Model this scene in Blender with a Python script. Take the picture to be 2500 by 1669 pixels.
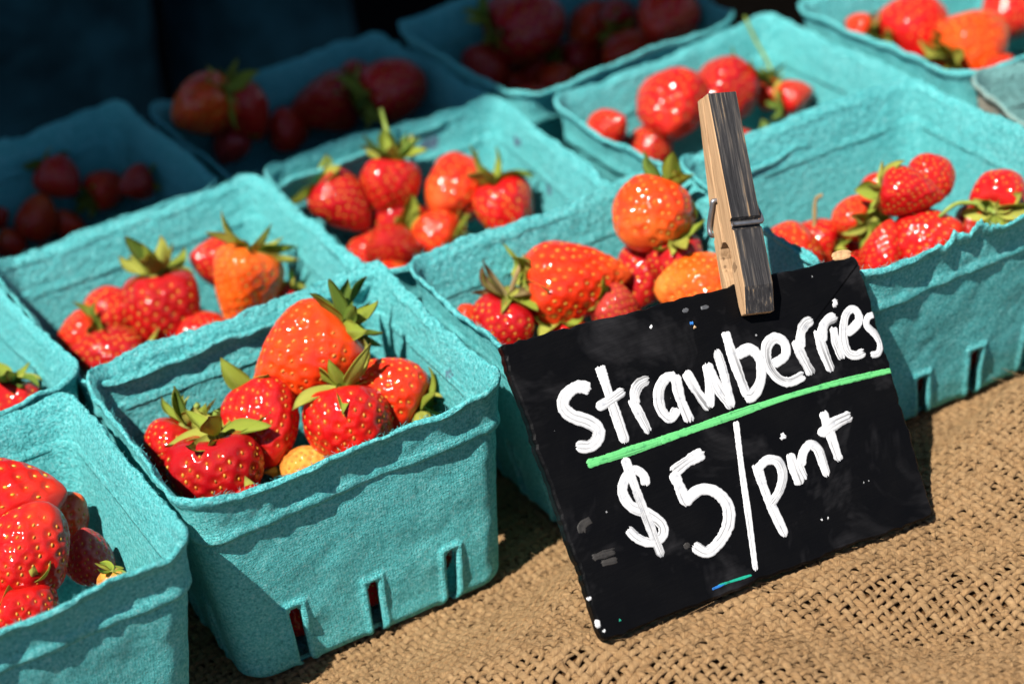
import bpy, math, random
import numpy as np
from mathutils import Vector, Matrix, Quaternion

# ------------------------------------------------------------------ camera, sky, sun, exposure
scn = bpy.context.scene
for o in list(bpy.data.objects):
    bpy.data.objects.remove(o, do_unlink=True)
COL = scn.collection
cam_data = bpy.data.cameras.new("camera")
cam = bpy.data.objects.new("camera", cam_data)
COL.objects.link(cam)
cam.location = (-0.18005, -0.56069, 0.42781)
cam.rotation_euler = (1.035349, 0.127374, -0.50228)
cam_data.sensor_width = 36.0
cam_data.lens = 78.636
cam_data.clip_start = 0.02
cam_data.clip_end = 200.0
cam_data.dof.use_dof = True
cam_data.dof.focus_distance = 0.6729
cam_data.dof.aperture_fstop = 7.6
cam_data.dof.aperture_blades = 7
scn.camera = cam

SUN_DIR = Vector((1.0, 0.52, -1.90)).normalized()          # the way the light travels
sun_el = math.asin(-SUN_DIR.z)
sun_az = math.atan2(-SUN_DIR.x, -SUN_DIR.y)                # clockwise from +Y, towards the sun
world = bpy.data.worlds.new("World")
scn.world = world
world.use_nodes = True
wn = world.node_tree
wn.nodes.clear()
wo = wn.nodes.new("ShaderNodeOutputWorld")
wb = wn.nodes.new("ShaderNodeBackground")
ws = wn.nodes.new("ShaderNodeTexSky")
ws.sky_type = 'NISHITA'
ws.sun_disc = False
ws.sun_elevation = sun_el
ws.sun_rotation = sun_az
ws.air_density = 0.8
ws.dust_density = 0.3
wb.inputs['Strength'].default_value = 0.05
wn.links.new(ws.outputs['Color'], wb.inputs['Color'])
wn.links.new(wb.outputs['Background'], wo.inputs['Surface'])
sun_data = bpy.data.lights.new("sun", 'SUN')
sun_data.energy = 5.0
sun_data.angle = math.radians(0.53)
sun_data.color = (1.0, 0.955, 0.88)
sun = bpy.data.objects.new("sun", sun_data)
COL.objects.link(sun)
sun.rotation_euler = SUN_DIR.to_track_quat('-Z', 'Y').to_euler()
sun.location = (-0.8, -0.5, 2.0)
scn.view_settings.view_transform = 'Standard'
scn.view_settings.look = 'None'
scn.view_settings.gamma = 1.0
scn.view_settings.exposure = 0.78
scn.view_settings.use_curve_mapping = False
scn.render.engine = 'CYCLES'

# ------------------------------------------------------------------ helpers
rng = np.random.default_rng(7)
random.seed(7)

def obj(name, mesh, mat=None, parent=None, kind=None):
    o = bpy.data.objects.new(name, mesh)
    COL.objects.link(o)
    if mat is not None and mesh is not None and len(mesh.materials) == 0:
        mesh.materials.append(mat)
    if parent is not None:
        o.parent = parent
    if kind:
        o["kind"] = kind
    return o

def thing(name, label, cat, loc=(0, 0, 0), rotz=0.0, group=None):
    o = bpy.data.objects.new(name, None)
    COL.objects.link(o)
    o.empty_display_size = 0.02
    o.location = loc
    o.rotation_euler = (0, 0, rotz)
    tag(o, label, cat, group)
    return o

def tag(o, label, cat, group=None):
    o["label"] = label
    o["category"] = cat
    if group:
        o["group"] = group
    return o

def make_mesh(name, verts, faces, smooth=True, attrs=None):
    """verts (n,3) array; faces: list of arrays each (m,k)"""
    me = bpy.data.meshes.new(name)
    verts = np.asarray(verts, dtype=np.float32)
    if isinstance(faces, list) and len(faces) and isinstance(faces[0], tuple):
        faces = [np.array(faces)]
    if not isinstance(faces, list):
        faces = [faces]
    faces = [np.asarray(f, dtype=np.int32) for f in faces if len(f)]
    nl = sum(f.size for f in faces)
    npoly = sum(len(f) for f in faces)
    me.vertices.add(len(verts))
    me.vertices.foreach_set("co", verts.ravel())
    me.loops.add(nl)
    me.polygons.add(npoly)
    me.loops.foreach_set("vertex_index", np.concatenate([f.ravel() for f in faces]))
    starts, s = [], 0
    for f in faces:
        k = f.shape[1]
        starts.append(s + k * np.arange(len(f), dtype=np.int32))
        s += f.size
    me.polygons.foreach_set("loop_start", np.concatenate(starts).astype(np.int32))
    me.polygons.foreach_set("use_smooth", np.full(npoly, smooth))
    if attrs:
        for k, v in attrs.items():
            v = np.asarray(v, dtype=np.float32)
            if v.ndim == 1:
                a = me.attributes.new(k, 'FLOAT', 'POINT')
                a.data.foreach_set("value", v)
            else:
                a = me.attributes.new(k, 'FLOAT_VECTOR', 'POINT')
                a.data.foreach_set("vector", v.ravel())
    me.update(calc_edges=True)
    me.validate()
    return me

def grid_faces(nu, nv, wrap_u=False, wrap_v=False, base=0):
    """vertex index = base + i*nv + j"""
    iu = np.arange(nu if wrap_u else nu - 1)
    jv = np.arange(nv if wrap_v else nv - 1)
    I, J = np.meshgrid(iu, jv, indexing='ij')
    I2, J2 = (I + 1) % nu, (J + 1) % nv
    return np.stack([I * nv + J, I2 * nv + J, I2 * nv + J2, I * nv + J2], -1).reshape(-1, 4) + base

def vnoise(p, seed=0, octaves=1, pers=0.5):
    """smooth value noise for (n,3) points"""
    p = np.asarray(p, dtype=np.float64)
    r = np.random.default_rng(seed)
    tab = r.uniform(-1, 1, 4096)
    out = np.zeros(len(p)); amp = 1.0; tot = 0.0
    for o in range(octaves):
        q = p * (2 ** o) + 17.3 * o
        i = np.floor(q).astype(np.int64); f = q - i
        f = f * f * (3 - 2 * f)
        v = 0
        for dx in (0, 1):
            for dy in (0, 1):
                for dz in (0, 1):
                    h = ((i[:, 0] + dx) * 73856093 ^ (i[:, 1] + dy) * 19349663 ^ (i[:, 2] + dz) * 83492791) & 4095
                    w = (f[:, 0] if dx else 1 - f[:, 0]) * (f[:, 1] if dy else 1 - f[:, 1]) * (f[:, 2] if dz else 1 - f[:, 2])
                    v = v + tab[h] * w
        out += v * amp; tot += amp; amp *= pers
    return out / tot

def sstep(a, b, x):
    t = np.clip((x - a) / (b - a), 0, 1)
    return t * t * (3 - 2 * t)

def tube(pts, radii, sides=6, cap=True):
    pts = np.asarray(pts, float); n = len(pts)
    radii = np.broadcast_to(np.asarray(radii, float), (n,))
    t = np.gradient(pts, axis=0); t /= np.linalg.norm(t, axis=1)[:, None] + 1e-12
    ref = np.array([0.31, 0.17, 0.93]); a = np.cross(t, ref); a /= np.linalg.norm(a, axis=1)[:, None] + 1e-12
    b = np.cross(t, a)
    ang = np.linspace(0, 2 * np.pi, sides, endpoint=False)
    v = pts[:, None, :] + radii[:, None, None] * (np.cos(ang)[None, :, None] * a[:, None, :] + np.sin(ang)[None, :, None] * b[:, None, :])
    v = v.reshape(-1, 3)
    f = [grid_faces(n, sides, False, True)]
    if cap:
        v = np.vstack([v, pts[:1], pts[-1:]])
        k = np.arange(sides)
        f.append(np.stack([np.full(sides, n * sides), (k + 1) % sides, k], 1))
        f.append(np.stack([np.full(sides, n * sides + 1), (n - 1) * sides + k, (n - 1) * sides + (k + 1) % sides], 1))
    return v, f

def smooth_path(pts, n):
    """Catmull-Rom through pts"""
    P = np.asarray(pts, float)
    if len(P) == 2:
        t = np.linspace(0, 1, n)[:, None]
        return P[0] * (1 - t) + P[1] * t
    Q = np.vstack([2 * P[0] - P[1], P, 2 * P[-1] - P[-2]])
    seg = len(P) - 1
    out = []
    for u in np.linspace(0, seg - 1e-9, n):
        i = int(u); t = u - i
        p0, p1, p2, p3 = Q[i], Q[i + 1], Q[i + 2], Q[i + 3]
        out.append(0.5 * ((2 * p1) + (-p0 + p2) * t + (2 * p0 - 5 * p1 + 4 * p2 - p3) * t * t + (-p0 + 3 * p1 - 3 * p2 + p3) * t ** 3))
    return np.array(out)

# ------------------------------------------------------------------ materials
class NT:
    def __init__(self, name):
        self.m = bpy.data.materials.new(name)
        self.m.use_nodes = True
        self.t = self.m.node_tree
        self.b = self.t.nodes["Principled BSDF"]
        self.out = self.t.nodes["Material Output"]
    def n(self, typ, **kw):
        nd = self.t.nodes.new(typ)
        for k, v in kw.items():
            if k.startswith('i_'):
                nd.inputs[k[2:].replace('_', ' ')].default_value = v
            else:
                setattr(nd, k, v)
        return nd
    def l(self, a, b):
        self.t.links.new(a, b)
    def set(self, **kw):
        for k, v in kw.items():
            self.b.inputs[k.replace('_', ' ')].default_value = v
    def noise(self, scale, detail=3, rough=0.55, vec=None, dist=0.0):
        nd = self.n("ShaderNodeTexNoise")
        nd.inputs['Scale'].default_value = scale
        nd.inputs['Detail'].default_value = detail
        nd.inputs['Roughness'].default_value = rough
        nd.inputs['Distortion'].default_value = dist
        if vec is not None:
            self.l(vec, nd.inputs['Vector'])
        return nd.outputs['Fac']
    def ramp(self, fac, stops):
        nd = self.n("ShaderNodeValToRGB")
        e = nd.color_ramp.elements
        while len(e) < len(stops):
            e.new(0.5)
        for i, (p, c) in enumerate(stops):
            e[i].position = p
            e[i].color = c if len(c) == 4 else (*c, 1)
        self.l(fac, nd.inputs['Fac'])
        return nd.outputs['Color']
    def mix(self, fac, a, b, blend='MIX'):
        nd = self.n("ShaderNodeMix", data_type='RGBA', blend_type=blend)
        for sock, v in ((nd.inputs[0], fac), (nd.inputs[6], a), (nd.inputs[7], b)):
            if hasattr(v, 'links'):
                self.l(v, sock)
            elif isinstance(v, (tuple, list)):
                sock.default_value = v if len(v) == 4 else (*v, 1)
            else:
                sock.default_value = v
        return nd.outputs[2]
    def math(self, op, a, b=0.0, clamp=False):
        nd = self.n("ShaderNodeMath", operation=op, use_clamp=clamp)
        for sock, v in ((nd.inputs[0], a), (nd.inputs[1], b)):
            if hasattr(v, 'links'):
                self.l(v, sock)
            else:
                sock.default_value = v
        return nd.outputs[0]
    def bump(self, h, dist, strength=1.0, prev=None):
        nd = self.n("ShaderNodeBump")
        nd.inputs['Distance'].default_value = dist
        nd.inputs['Strength'].default_value = strength
        self.l(h, nd.inputs['Height'])
        if prev is not None:
            self.l(prev, nd.inputs['Normal'])
        return nd.outputs['Normal']
    def objco(self):
        return self.n("ShaderNodeTexCoord").outputs['Object']
    def attr(self, name, typ='GEOMETRY'):
        return self.n("ShaderNodeAttribute", attribute_name=name, attribute_type=typ)

def pulp_material(name, base=(0.122, 0.565, 0.570), outside=None, stains=()):
    M = NT(name)
    co = M.objco()
    dark = tuple(c * 0.66 for c in base)
    lite = tuple(min(1, c * 1.12 + 0.05) for c in base)
    f1 = M.noise(900, 4, 0.65, co)
    f2 = M.noise(75, 4, 0.6, co)
    f0 = M.noise(1500, 3, 0.7, co)
    c = M.ramp(M.math('ADD', M.math('MULTIPLY', f1, 0.6), M.math('MULTIPLY', f0, 0.4)), [(0.36, tuple(x * 0.45 for x in base)), (0.47, base), (0.53, lite), (0.64, (0.36, 0.77, 0.77))])
    c = M.mix(M.math('MULTIPLY', f2, 0.55), c, (base[0] * 0.45, base[1] * 0.80, base[2] * 0.84))
    f4 = M.noise(210, 4, 0.7, co)
    c = M.mix(M.math('MULTIPLY', M.math('GREATER_THAN', f4, 0.66), 0.30), c, tuple(x * 0.45 for x in base))
    # pale stray fibres
    st = M.n("ShaderNodeMapping"); M.l(co, st.inputs['Vector']); st.inputs['Scale'].default_value = (1, 1, 0.35)
    f3 = M.noise(1500, 2, 0.5, st.outputs['Vector'], 1.5)
    c = M.mix(M.math('MULTIPLY', M.math('GREATER_THAN', f3, 0.70), 0.35), c, (0.45, 0.75, 0.72))
    outer = M.attr("outer").outputs['Fac']
    if outside is not None:
        c = M.mix(outer, c, M.mix(f2, outside, tuple(x * 0.75 for x in outside)))
    for (sx, sy, sz, r) in stains:
        v = M.n("ShaderNodeVectorMath", operation='DISTANCE')
        M.l(co, v.inputs[0]); v.inputs[1].default_value = (sx, sy, sz)
        d = M.math('ADD', v.outputs['Value'], M.math('MULTIPLY', M.math('SUBTRACT', M.noise(260, 3, 0.6, co), 0.5), r * 2.4))
        k = M.math('SUBTRACT', 1.0, M.math('DIVIDE', d, r, True), True)
        k = M.math('MULTIPLY', M.math('MULTIPLY', k, 3.0, True), 0.75)
        c = M.mix(k, c, (0.10, 0.055, 0.16))
    M.l(c, M.b.inputs['Base Color'])
    M.set(Roughness=0.92, Specular_IOR_Level=0.18)
    # relief: lumpy felt inside, fine mesh imprint outside
    inner = M.math('SUBTRACT', 1.0, outer)
    lump = M.noise(460, 4, 0.62, co)
    n1 = M.bump(M.math('MULTIPLY', lump, M.math('ADD', M.math('MULTIPLY', inner, 0.75), 0.25)), 0.0026, 1.0)
    uv = M.attr("imprint").outputs['Vector']
    wv = M.n("ShaderNodeTexWave", wave_type='BANDS', bands_direction='X')
    wv.inputs['Scale'].default_value = 330; wv.inputs['Distortion'].default_value = 1.2; wv.inputs['Detail'].default_value = 1; wv.inputs['Detail Scale'].default_value = 1.5
    M.l(uv, wv.inputs['Vector'])
    wv2 = M.n("ShaderNodeTexWave", wave_type='BANDS', bands_direction='Y')
    wv2.inputs['Scale'].default_value = 330; wv2.inputs['Distortion'].default_value = 1.5
    M.l(uv, wv2.inputs['Vector'])
    imp = M.math('ADD', wv.outputs['Fac'], M.math('MULTIPLY', wv2.outputs['Fac'], 0.6))
    imp = M.math('MULTIPLY', M.math('MULTIPLY', imp, outer), M.math('MULTIPLY', M.noise(120, 2, 0.5, co), 1.2))
    n2 = M.bump(imp, 0.00016, 0.8, n1)
    n3 = M.bump(M.noise(1500, 4, 0.75, co), 0.0008, 0.9, n2)
    M.l(n3, M.b.inputs['Normal'])
    return M.m

def berry_material():
    M = NT("strawberry_skin")
    oi = M.n("ShaderNodeObjectInfo")
    t = M.attr("along").outputs['Fac']          # 0 tip .. 1 calyx
    dent = M.attr("dent").outputs['Fac']
    co = M.objco()
    lv = M.n("ShaderNodeVectorMath", operation='ADD'); M.l(co, lv.inputs[0]); M.l(oi.outputs['Location'], lv.inputs[1])
    nz = M.noise(2.2, 3, 0.6, co)
    base = oi.outputs['Color']
    # the pale, less ripe end belongs to the fruit itself (amount in the object's alpha)
    pale = M.mix(0.42, base, (0.86, 0.42, 0.08))
    k = M.math('ADD', M.math('MULTIPLY', M.math('SUBTRACT', nz, 0.5), 0.5), t)
    tip = M.math('SUBTRACT', 1.0, M.math('DIVIDE', k, 0.34, True), True)
    top = M.math('MULTIPLY', M.math('SUBTRACT', k, 0.86, True), 6.0, True)
    amt = M.math('MULTIPLY', M.math('ADD', tip, M.math('MULTIPLY', top, 0.7), True), M.math('SUBTRACT', 1.0, oi.outputs['Alpha']))
    c = M.mix(amt, base, pale)
    c = M.mix(M.math('MULTIPLY', M.math('SUBTRACT', nz, 0.42, True), 3.2, True), c, M.mix(0.62, c, (0.42, 0.004, 0.008)))
    c = M.mix(M.math('MULTIPLY', dent, 0.30), c, M.mix(0.45, c, (0.95, 0.22, 0.02)))
    M.l(c, M.b.inputs['Base Color'])
    M.set(Roughness=0.24, Specular_IOR_Level=0.12, Coat_Weight=0.8, Coat_Roughness=0.10,
          Subsurface_Weight=0.07, Subsurface_Scale=0.0015, Subsurface_Radius=(1.0, 0.22, 0.1))
    n1 = M.bump(M.noise(300, 2, 0.5, co), 0.00040, 0.5)
    n2 = M.bump(M.noise(1500, 2, 0.5, co), 0.00005, 0.4, n1)
    M.l(n2, M.b.inputs['Normal'])
    rr = M.ramp(M.noise(160, 2, 0.5, co), [(0.35, (0.20,) * 3), (0.7, (0.40,) * 3)])
    M.l(rr, M.b.inputs['Roughness'])
    M.l(M.ramp(M.noise(5.0, 3, 0.6, co), [(0.36, (0.25,) * 3), (0.6, (0.95,) * 3)]), M.b.inputs['Coat Weight'])
    return M.m

def seed_material():
    M = NT("strawberry_seed")
    r = M.attr("rnd").outputs['Fac']
    c = M.ramp(r, [(0.0, (0.48, 0.17, 0.012)), (0.5, (0.62, 0.30, 0.025)), (0.85, (0.52, 0.36, 0.05)), (1.0, (0.20, 0.09, 0.012))])
    oi = M.n("ShaderNodeObjectInfo")
    c = M.mix(M.math('MULTIPLY', oi.outputs['Random'], 0.75), c, (0.44, 0.10, 0.015))
    M.l(c, M.b.inputs['Base Color'])
    M.set(Roughness=0.45, Specular_IOR_Level=0.35)
    return M.m

def leaf_material(name, base, edge, dry=0.0):
    M = NT(name)
    co = M.objco()
    oi = M.n("ShaderNodeObjectInfo")
    u = M.attr("leafuv").outputs['Vector']
    sep = M.n("ShaderNodeSeparateXYZ"); M.l(u, sep.inputs[0])
    nz = M.noise(260, 3, 0.6, co)
    c = M.ramp(nz, [(0.3, base), (0.7, edge)])
    c = M.mix(M.math('MULTIPLY', oi.outputs['Random'], 0.35), c, tuple(0.45 * a for a in base))
    # brownish dried tip
    tip = M.math('MULTIPLY', M.math('SUBTRACT', M.math('ADD', sep.outputs['Y'], M.math('MULTIPLY', nz, 0.25)), 1.02 - dry, True), 5.0, True)
    c = M.mix(tip, c, (0.20, 0.095, 0.03))
    # midrib
    rib = M.math('SUBTRACT', 1.0, M.math('MULTIPLY', M.math('ABSOLUTE', sep.outputs['X']), 9.0, True), True)
    c = M.mix(M.math('MULTIPLY', rib, 0.35), c, (0.42, 0.46, 0.14))
    M.l(c, M.b.inputs['Base Color'])
    M.set(Roughness=0.55, Specular_IOR_Level=0.35)
    M.l(M.bump(M.noise(900, 3, 0.6, co), 0.0003, 0.6), M.b.inputs['Normal'])
    tr = M.n("ShaderNodeBsdfTranslucent"); M.l(c, tr.inputs['Color'])
    mx = M.n("ShaderNodeMixShader"); mx.inputs[0].default_value = 0.45
    M.l(M.b.outputs[0], mx.inputs[1]); M.l(tr.outputs[0], mx.inputs[2])
    M.l(mx.outputs[0], M.out.inputs['Surface'])
    return M.m

def simple(name, c, rough=0.6, spec=0.4, var=0.3, scale=200, metallic=0.0, bump=0.0, bscale=600):
    M = NT(name)
    co = M.objco()
    col = M.ramp(M.noise(scale, 4, 0.6, co), [(0.3, tuple(x * (1 - var) for x in c)), (0.7, tuple(min(1, x * (1 + var)) for x in c))])
    M.l(col, M.b.inputs['Base Color'])
    M.set(Roughness=rough, Specular_IOR_Level=spec, Metallic=metallic)
    if bump:
        M.l(M.bump(M.noise(bscale, 3, 0.6, co), bump, 0.8), M.b.inputs['Normal'])
    return M.m

def jute_material():
    M = NT("jute_yarn")
    uv = M.attr("yarn").outputs['Vector']       # x along yarn (m), y angle 0..1, z random per yarn
    sep = M.n("ShaderNodeSeparateXYZ"); M.l(uv, sep.inputs[0])
    # twisted fibres: bands slanting round the yarn
    comb = M.n("ShaderNodeCombineXYZ")
    tw = M.math('ADD', M.math('MULTIPLY', sep.outputs['Y'], 1.0), M.math('MULTIPLY', sep.outputs['X'], 190.0))
    ring = M.math('MULTIPLY', M.math('COSINE', M.math('MULTIPLY', tw, 6.28318)), 1.0)
    ring2 = M.math('SINE', M.math('MULTIPLY', tw, 6.28318))
    M.l(M.math('MULTIPLY', ring, 1.6), comb.inputs[0]); M.l(M.math('MULTIPLY', ring2, 1.6), comb.inputs[1])
    M.l(M.math('ADD', M.math('MULTIPLY', sep.outputs['X'], 70.0), M.math('MULTIPLY', sep.outputs['Z'], 57.0)), comb.inputs[2])
    fib = M.noise(4.5, 4, 0.7, comb.outputs[0])
    co = M.objco()
    big = M.noise(55, 3, 0.6, co)
    c = M.ramp(fib, [(0.33, (0.155, 0.070, 0.022)), (0.49, (0.42, 0.240, 0.102)), (0.68, (0.66, 0.435, 0.225))])
    c = M.mix(M.math('MULTIPLY', big, 0.35), c, (0.40, 0.23, 0.10))
    c = M.mix(M.math('MULTIPLY', sep.outputs['Z'], 0.35), c, (0.50, 0.33, 0.17))
    M.l(c, M.b.inputs['Base Color'])
    M.set(Roughness=0.62, Specular_IOR_Level=0.35)
    M.l(M.bump(fib, 0.0009, 1.0), M.b.inputs['Normal'])
    return M.m

M_PULP = pulp_material("teal_pulp")
M_BERRY = berry_material()
M_SEED = seed_material()
M_LEAF = leaf_material("sepal_green", (0.31, 0.41, 0.036), (0.50, 0.56, 0.08), 0.0)
M_LEAFY = leaf_material("sepal_yellow", (0.50, 0.53, 0.06), (0.66, 0.65, 0.15), 0.04)
M_LEAFD = leaf_material("sepal_dark", (0.15, 0.26, 0.035), (0.25, 0.36, 0.045), 0.0)
M_LEAFB = leaf_material("sepal_dried", (0.34, 0.22, 0.085), (0.46, 0.38, 0.16), 0.35)
M_STEM = simple("stem_green", (0.20, 0.27, 0.045), 0.5, 0.4, 0.3, 300)
M_STEMB = simple("stem_brown", (0.24, 0.16, 0.06), 0.6, 0.3, 0.35, 300)
M_JUTE = jute_material()

# ------------------------------------------------------------------ setting: ground, table, shade
gm = make_mesh("ground", [(-60, -60, -0.76), (60, -60, -0.76), (60, 60, -0.76), (-60, 60, -0.76)], [(0, 1, 2, 3)], False)
obj("ground", gm, simple("asphalt", (0.045, 0.045, 0.047), 0.9, 0.2, 0.3, 40)).update_tag()
bpy.data.objects["ground"]["kind"] = "structure"

def box_mesh(name, x0, x1, y0, y1, z0, z1, bevel=0.0):
    import bmesh
    bm = bmesh.new()
    bmesh.ops.create_cube(bm, size=1.0)
    for v in bm.verts:
        v.co = Vector(((x0 + x1) / 2 + v.co.x * (x1 - x0), (y0 + y1) / 2 + v.co.y * (y1 - y0), (z0 + z1) / 2 + v.co.z * (z1 - z0)))
    if bevel:
        bmesh.ops.bevel(bm, geom=bm.edges[:], offset=bevel, segments=2, affect='EDGES', profile=0.6)
    me = bpy.data.meshes.new(name)
    bm.to_mesh(me); bm.free()
    return me

M_WOOD_DARK = simple("dark_table_wood", (0.075, 0.045, 0.026), 0.75, 0.25, 0.4, 60, bump=0.0006, bscale=120)
tb = thing("table", "dark wooden stall table under the burlap and the baskets", "table", (0.15, 0.0, -0.76))
obj("tabletop", box_mesh("tabletop", -0.75, 0.75, -0.42, 0.335, 0.700, 0.7480, 0.002), M_WOOD_DARK, tb)
for lx in (-0.70, 0.70):
    for ly in (-0.37, 0.285):
        obj("leg", box_mesh("leg", lx - 0.025, lx + 0.025, ly - 0.025, ly + 0.025, 0.0, 0.700, 0.003), M_WOOD_DARK, tb)

# canvas awning of the stall: its edge throws the shade that lies over the back row
aw = thing("awning", "dark green canvas awning of the stall shading the back row", "awning", (0.0, 0.0, -0.76))
AZ = 1.20
k_ = -SUN_DIR.y / SUN_DIR.z
KX = -SUN_DIR.x / SUN_DIR.z
def edge_y(x):
    return 0.1945 - k_ * AZ - 0.05 * (x + KX * AZ - 0.087)
xs = np.linspace(-2.2, 1.6, 24)
V = []
for i, x in enumerate(xs):
    for y, z in ((edge_y(x), AZ), (edge_y(x) + 0.5, AZ + 0.09), (edge_y(x) + 1.10, AZ + 0.16), (edge_y(x) + 1.115, AZ + 0.14), (edge_y(x) + 0.5, AZ + 0.086), (edge_y(x) + 0.004, AZ - 0.004)):
        V.append((x, y, z + 0.76 + 0.0))
obj("canopy", make_mesh("canopy", V, grid_faces(len(xs), 6, False, True), False), simple("awning_canvas", (0.02, 0.045, 0.035), 0.9, 0.1, 0.2, 30), aw)
for x in (-2.1, 1.5):
    for yy in (0.05, 1.05):
        v, f = tube([(x, edge_y(x) + yy, 0.0), (x, edge_y(x) + yy, AZ + 0.76 + (0.005 if yy < 1 else 0.148))], 0.018, 12)
        obj("pole", make_mesh("pole", v, f), simple("pole_metal", (0.35, 0.35, 0.36), 0.4, 0.5, 0.1, 20, 0.6), aw)

# cloth behind the table, deep in the shade
def hanging(name, label, x0, x1, y, ztop, zbot, ry, seed, mat):
    n, m = 48, 40
    a = np.linspace(0, 2 * np.pi, n, endpoint=False)
    zz = np.linspace(zbot, ztop, m)
    A, Z = np.meshgrid(a, zz, indexing='ij')
    cx, rx = (x0 + x1) / 2, (x1 - x0) / 2
    w = vnoise(np.stack([np.cos(A).ravel() * 1.6, np.sin(A).ravel() * 1.6, Z.ravel() * 7], 1), seed, 2).reshape(A.shape)
    r = 1 + 0.10 * w + 0.04 * np.sin(5 * A + Z * 9)
    X = cx + rx * r * np.cos(A) + 0.05 * (Z - ztop)
    Y = y + ry * r * np.sin(A)
    V = np.stack([X, Y, Z], -1).reshape(-1, 3) - np.array([cx, y, zbot])
    V = np.vstack([V, [[0.05 * 0, 0, ztop - zbot]]])
    top = np.arange(n) * m + m - 1
    f2 = np.stack([top, np.roll(top, -1), np.full(n, n * m)], 1)
    o = obj(name, make_mesh(name, V, [grid_faces(n, m, True, False), f2]), mat)
    o.location = (cx, y, zbot)
    tag(o, label, "cloth")
    return o
M_BLUE = simple("dark_blue_cloth", (0.016, 0.065, 0.082), 0.9, 0.1, 0.75, 22)
M_BACKDROP = simple("backdrop_black", (0.004, 0.004, 0.005), 0.95, 0.05, 0.3, 30)
hanging("hanging_cloth", "dark blue mottled cloth hanging in the shade, the wider of two", -0.03, 0.165, 0.60, 0.16, -0.759, 0.07, 3, M_BLUE)
hanging("hanging_cloth", "dark blue mottled cloth hanging in the shade, the narrower of two", 0.185, 0.29, 0.62, 0.16, -0.759, 0.06, 9, M_BLUE)
xs = np.linspace(-1.2, 2.6, 60)  # added black sheet, painting the darkness beyond the blue cloths
V = [(x, 1.35 + 0.03 * math.sin(x * 23) + 0.02 * math.sin(x * 51), z) for x in xs for z in (-0.759, 0.30)]
V += [(x, y + 0.004, z) for x, y, z in V]
n_ = len(xs) * 2
f_ = grid_faces(len(xs), 2)
bc = obj("dark_backdrop", make_mesh("dark_backdrop", V, [f_, f_[:, ::-1] + n_]), M_BACKDROP)
tag(bc, "black curtain sheet added to stand in for the darkness behind the blue cloths", "backdrop")

# ------------------------------------------------------------------ burlap
def cloth_z(x, y):
    x = np.asarray(x, float); y = np.asarray(y, float)
    front = np.interp(x, [-0.2, 0.045, 0.070, 0.09, 0.165, 0.18, 0.4], [-0.027, -0.027, -0.022, -0.040, -0.040, -0.049, -0.049])
    d = front - y                                           # distance in front of the baskets
    amp = np.interp(x, [-0.2, -0.03, 0.03, 0.06, 0.12, 0.18, 0.24, 0.4], [0.006, 0.010, 0.0125, 0.0150, 0.0150, 0.0150, 0.0235, 0.025])
    wid = np.interp(x, [-0.2, 0.03, 0.075, 0.1, 0.18, 0.22, 0.4], [0.055, 0.050, 0.030, 0.045, 0.040, 0.020, 0.018])
    lev = np.interp(x, [0.163, 0.184], [-0.005, 0.004])        # the cloth is bunched up under the baskets on that side
    z = lev + (amp - lev) * sstep(0.0, 1.0, d / wid)
    # a soft fold coming forward, and a second low one
    t = (x - 0.030) * 0.55 + (y + 0.085) * 0.84
    s = (x - 0.030) * 0.84 - (y + 0.085) * 0.55
    z = z + 0.0080 * np.exp(-(t / 0.013) ** 2) * np.exp(-(s / 0.055) ** 2) * sstep(0.01, 0.04, d)
    z = z - 0.0045 * np.exp(-((t + 0.026) / 0.011) ** 2) * np.exp(-(s / 0.06) ** 2) * sstep(0.01, 0.04, d)
    z = z + sstep(0.02, 0.06, d) * (0.0024 * np.sin(x * 58 + y * 31 + 0.6) + 0.0020 * np.sin(x * 33 - y * 74 + 2.0) - 0.002)
    inf = sstep(0.0, 0.04, d)
    z = z + inf * (0.0060 * np.exp(-((x - 0.225) / 0.036) ** 2 - ((y + 0.085) / 0.030) ** 2)
                   - 0.0045 * np.exp(-(((x - 0.150) * 0.5 + (y + 0.150) * 0.87) / 0.014) ** 2)
                   + 0.0045 * np.exp(-(((x - 0.120) * 0.42 + (y + 0.112) * 0.91) / 0.012) ** 2) * sstep(0.05, 0.09, x) * 0.6)
    z = z - 0.25 * np.clip(-0.150 - y, 0, 1) ** 1.2
    return z

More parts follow.
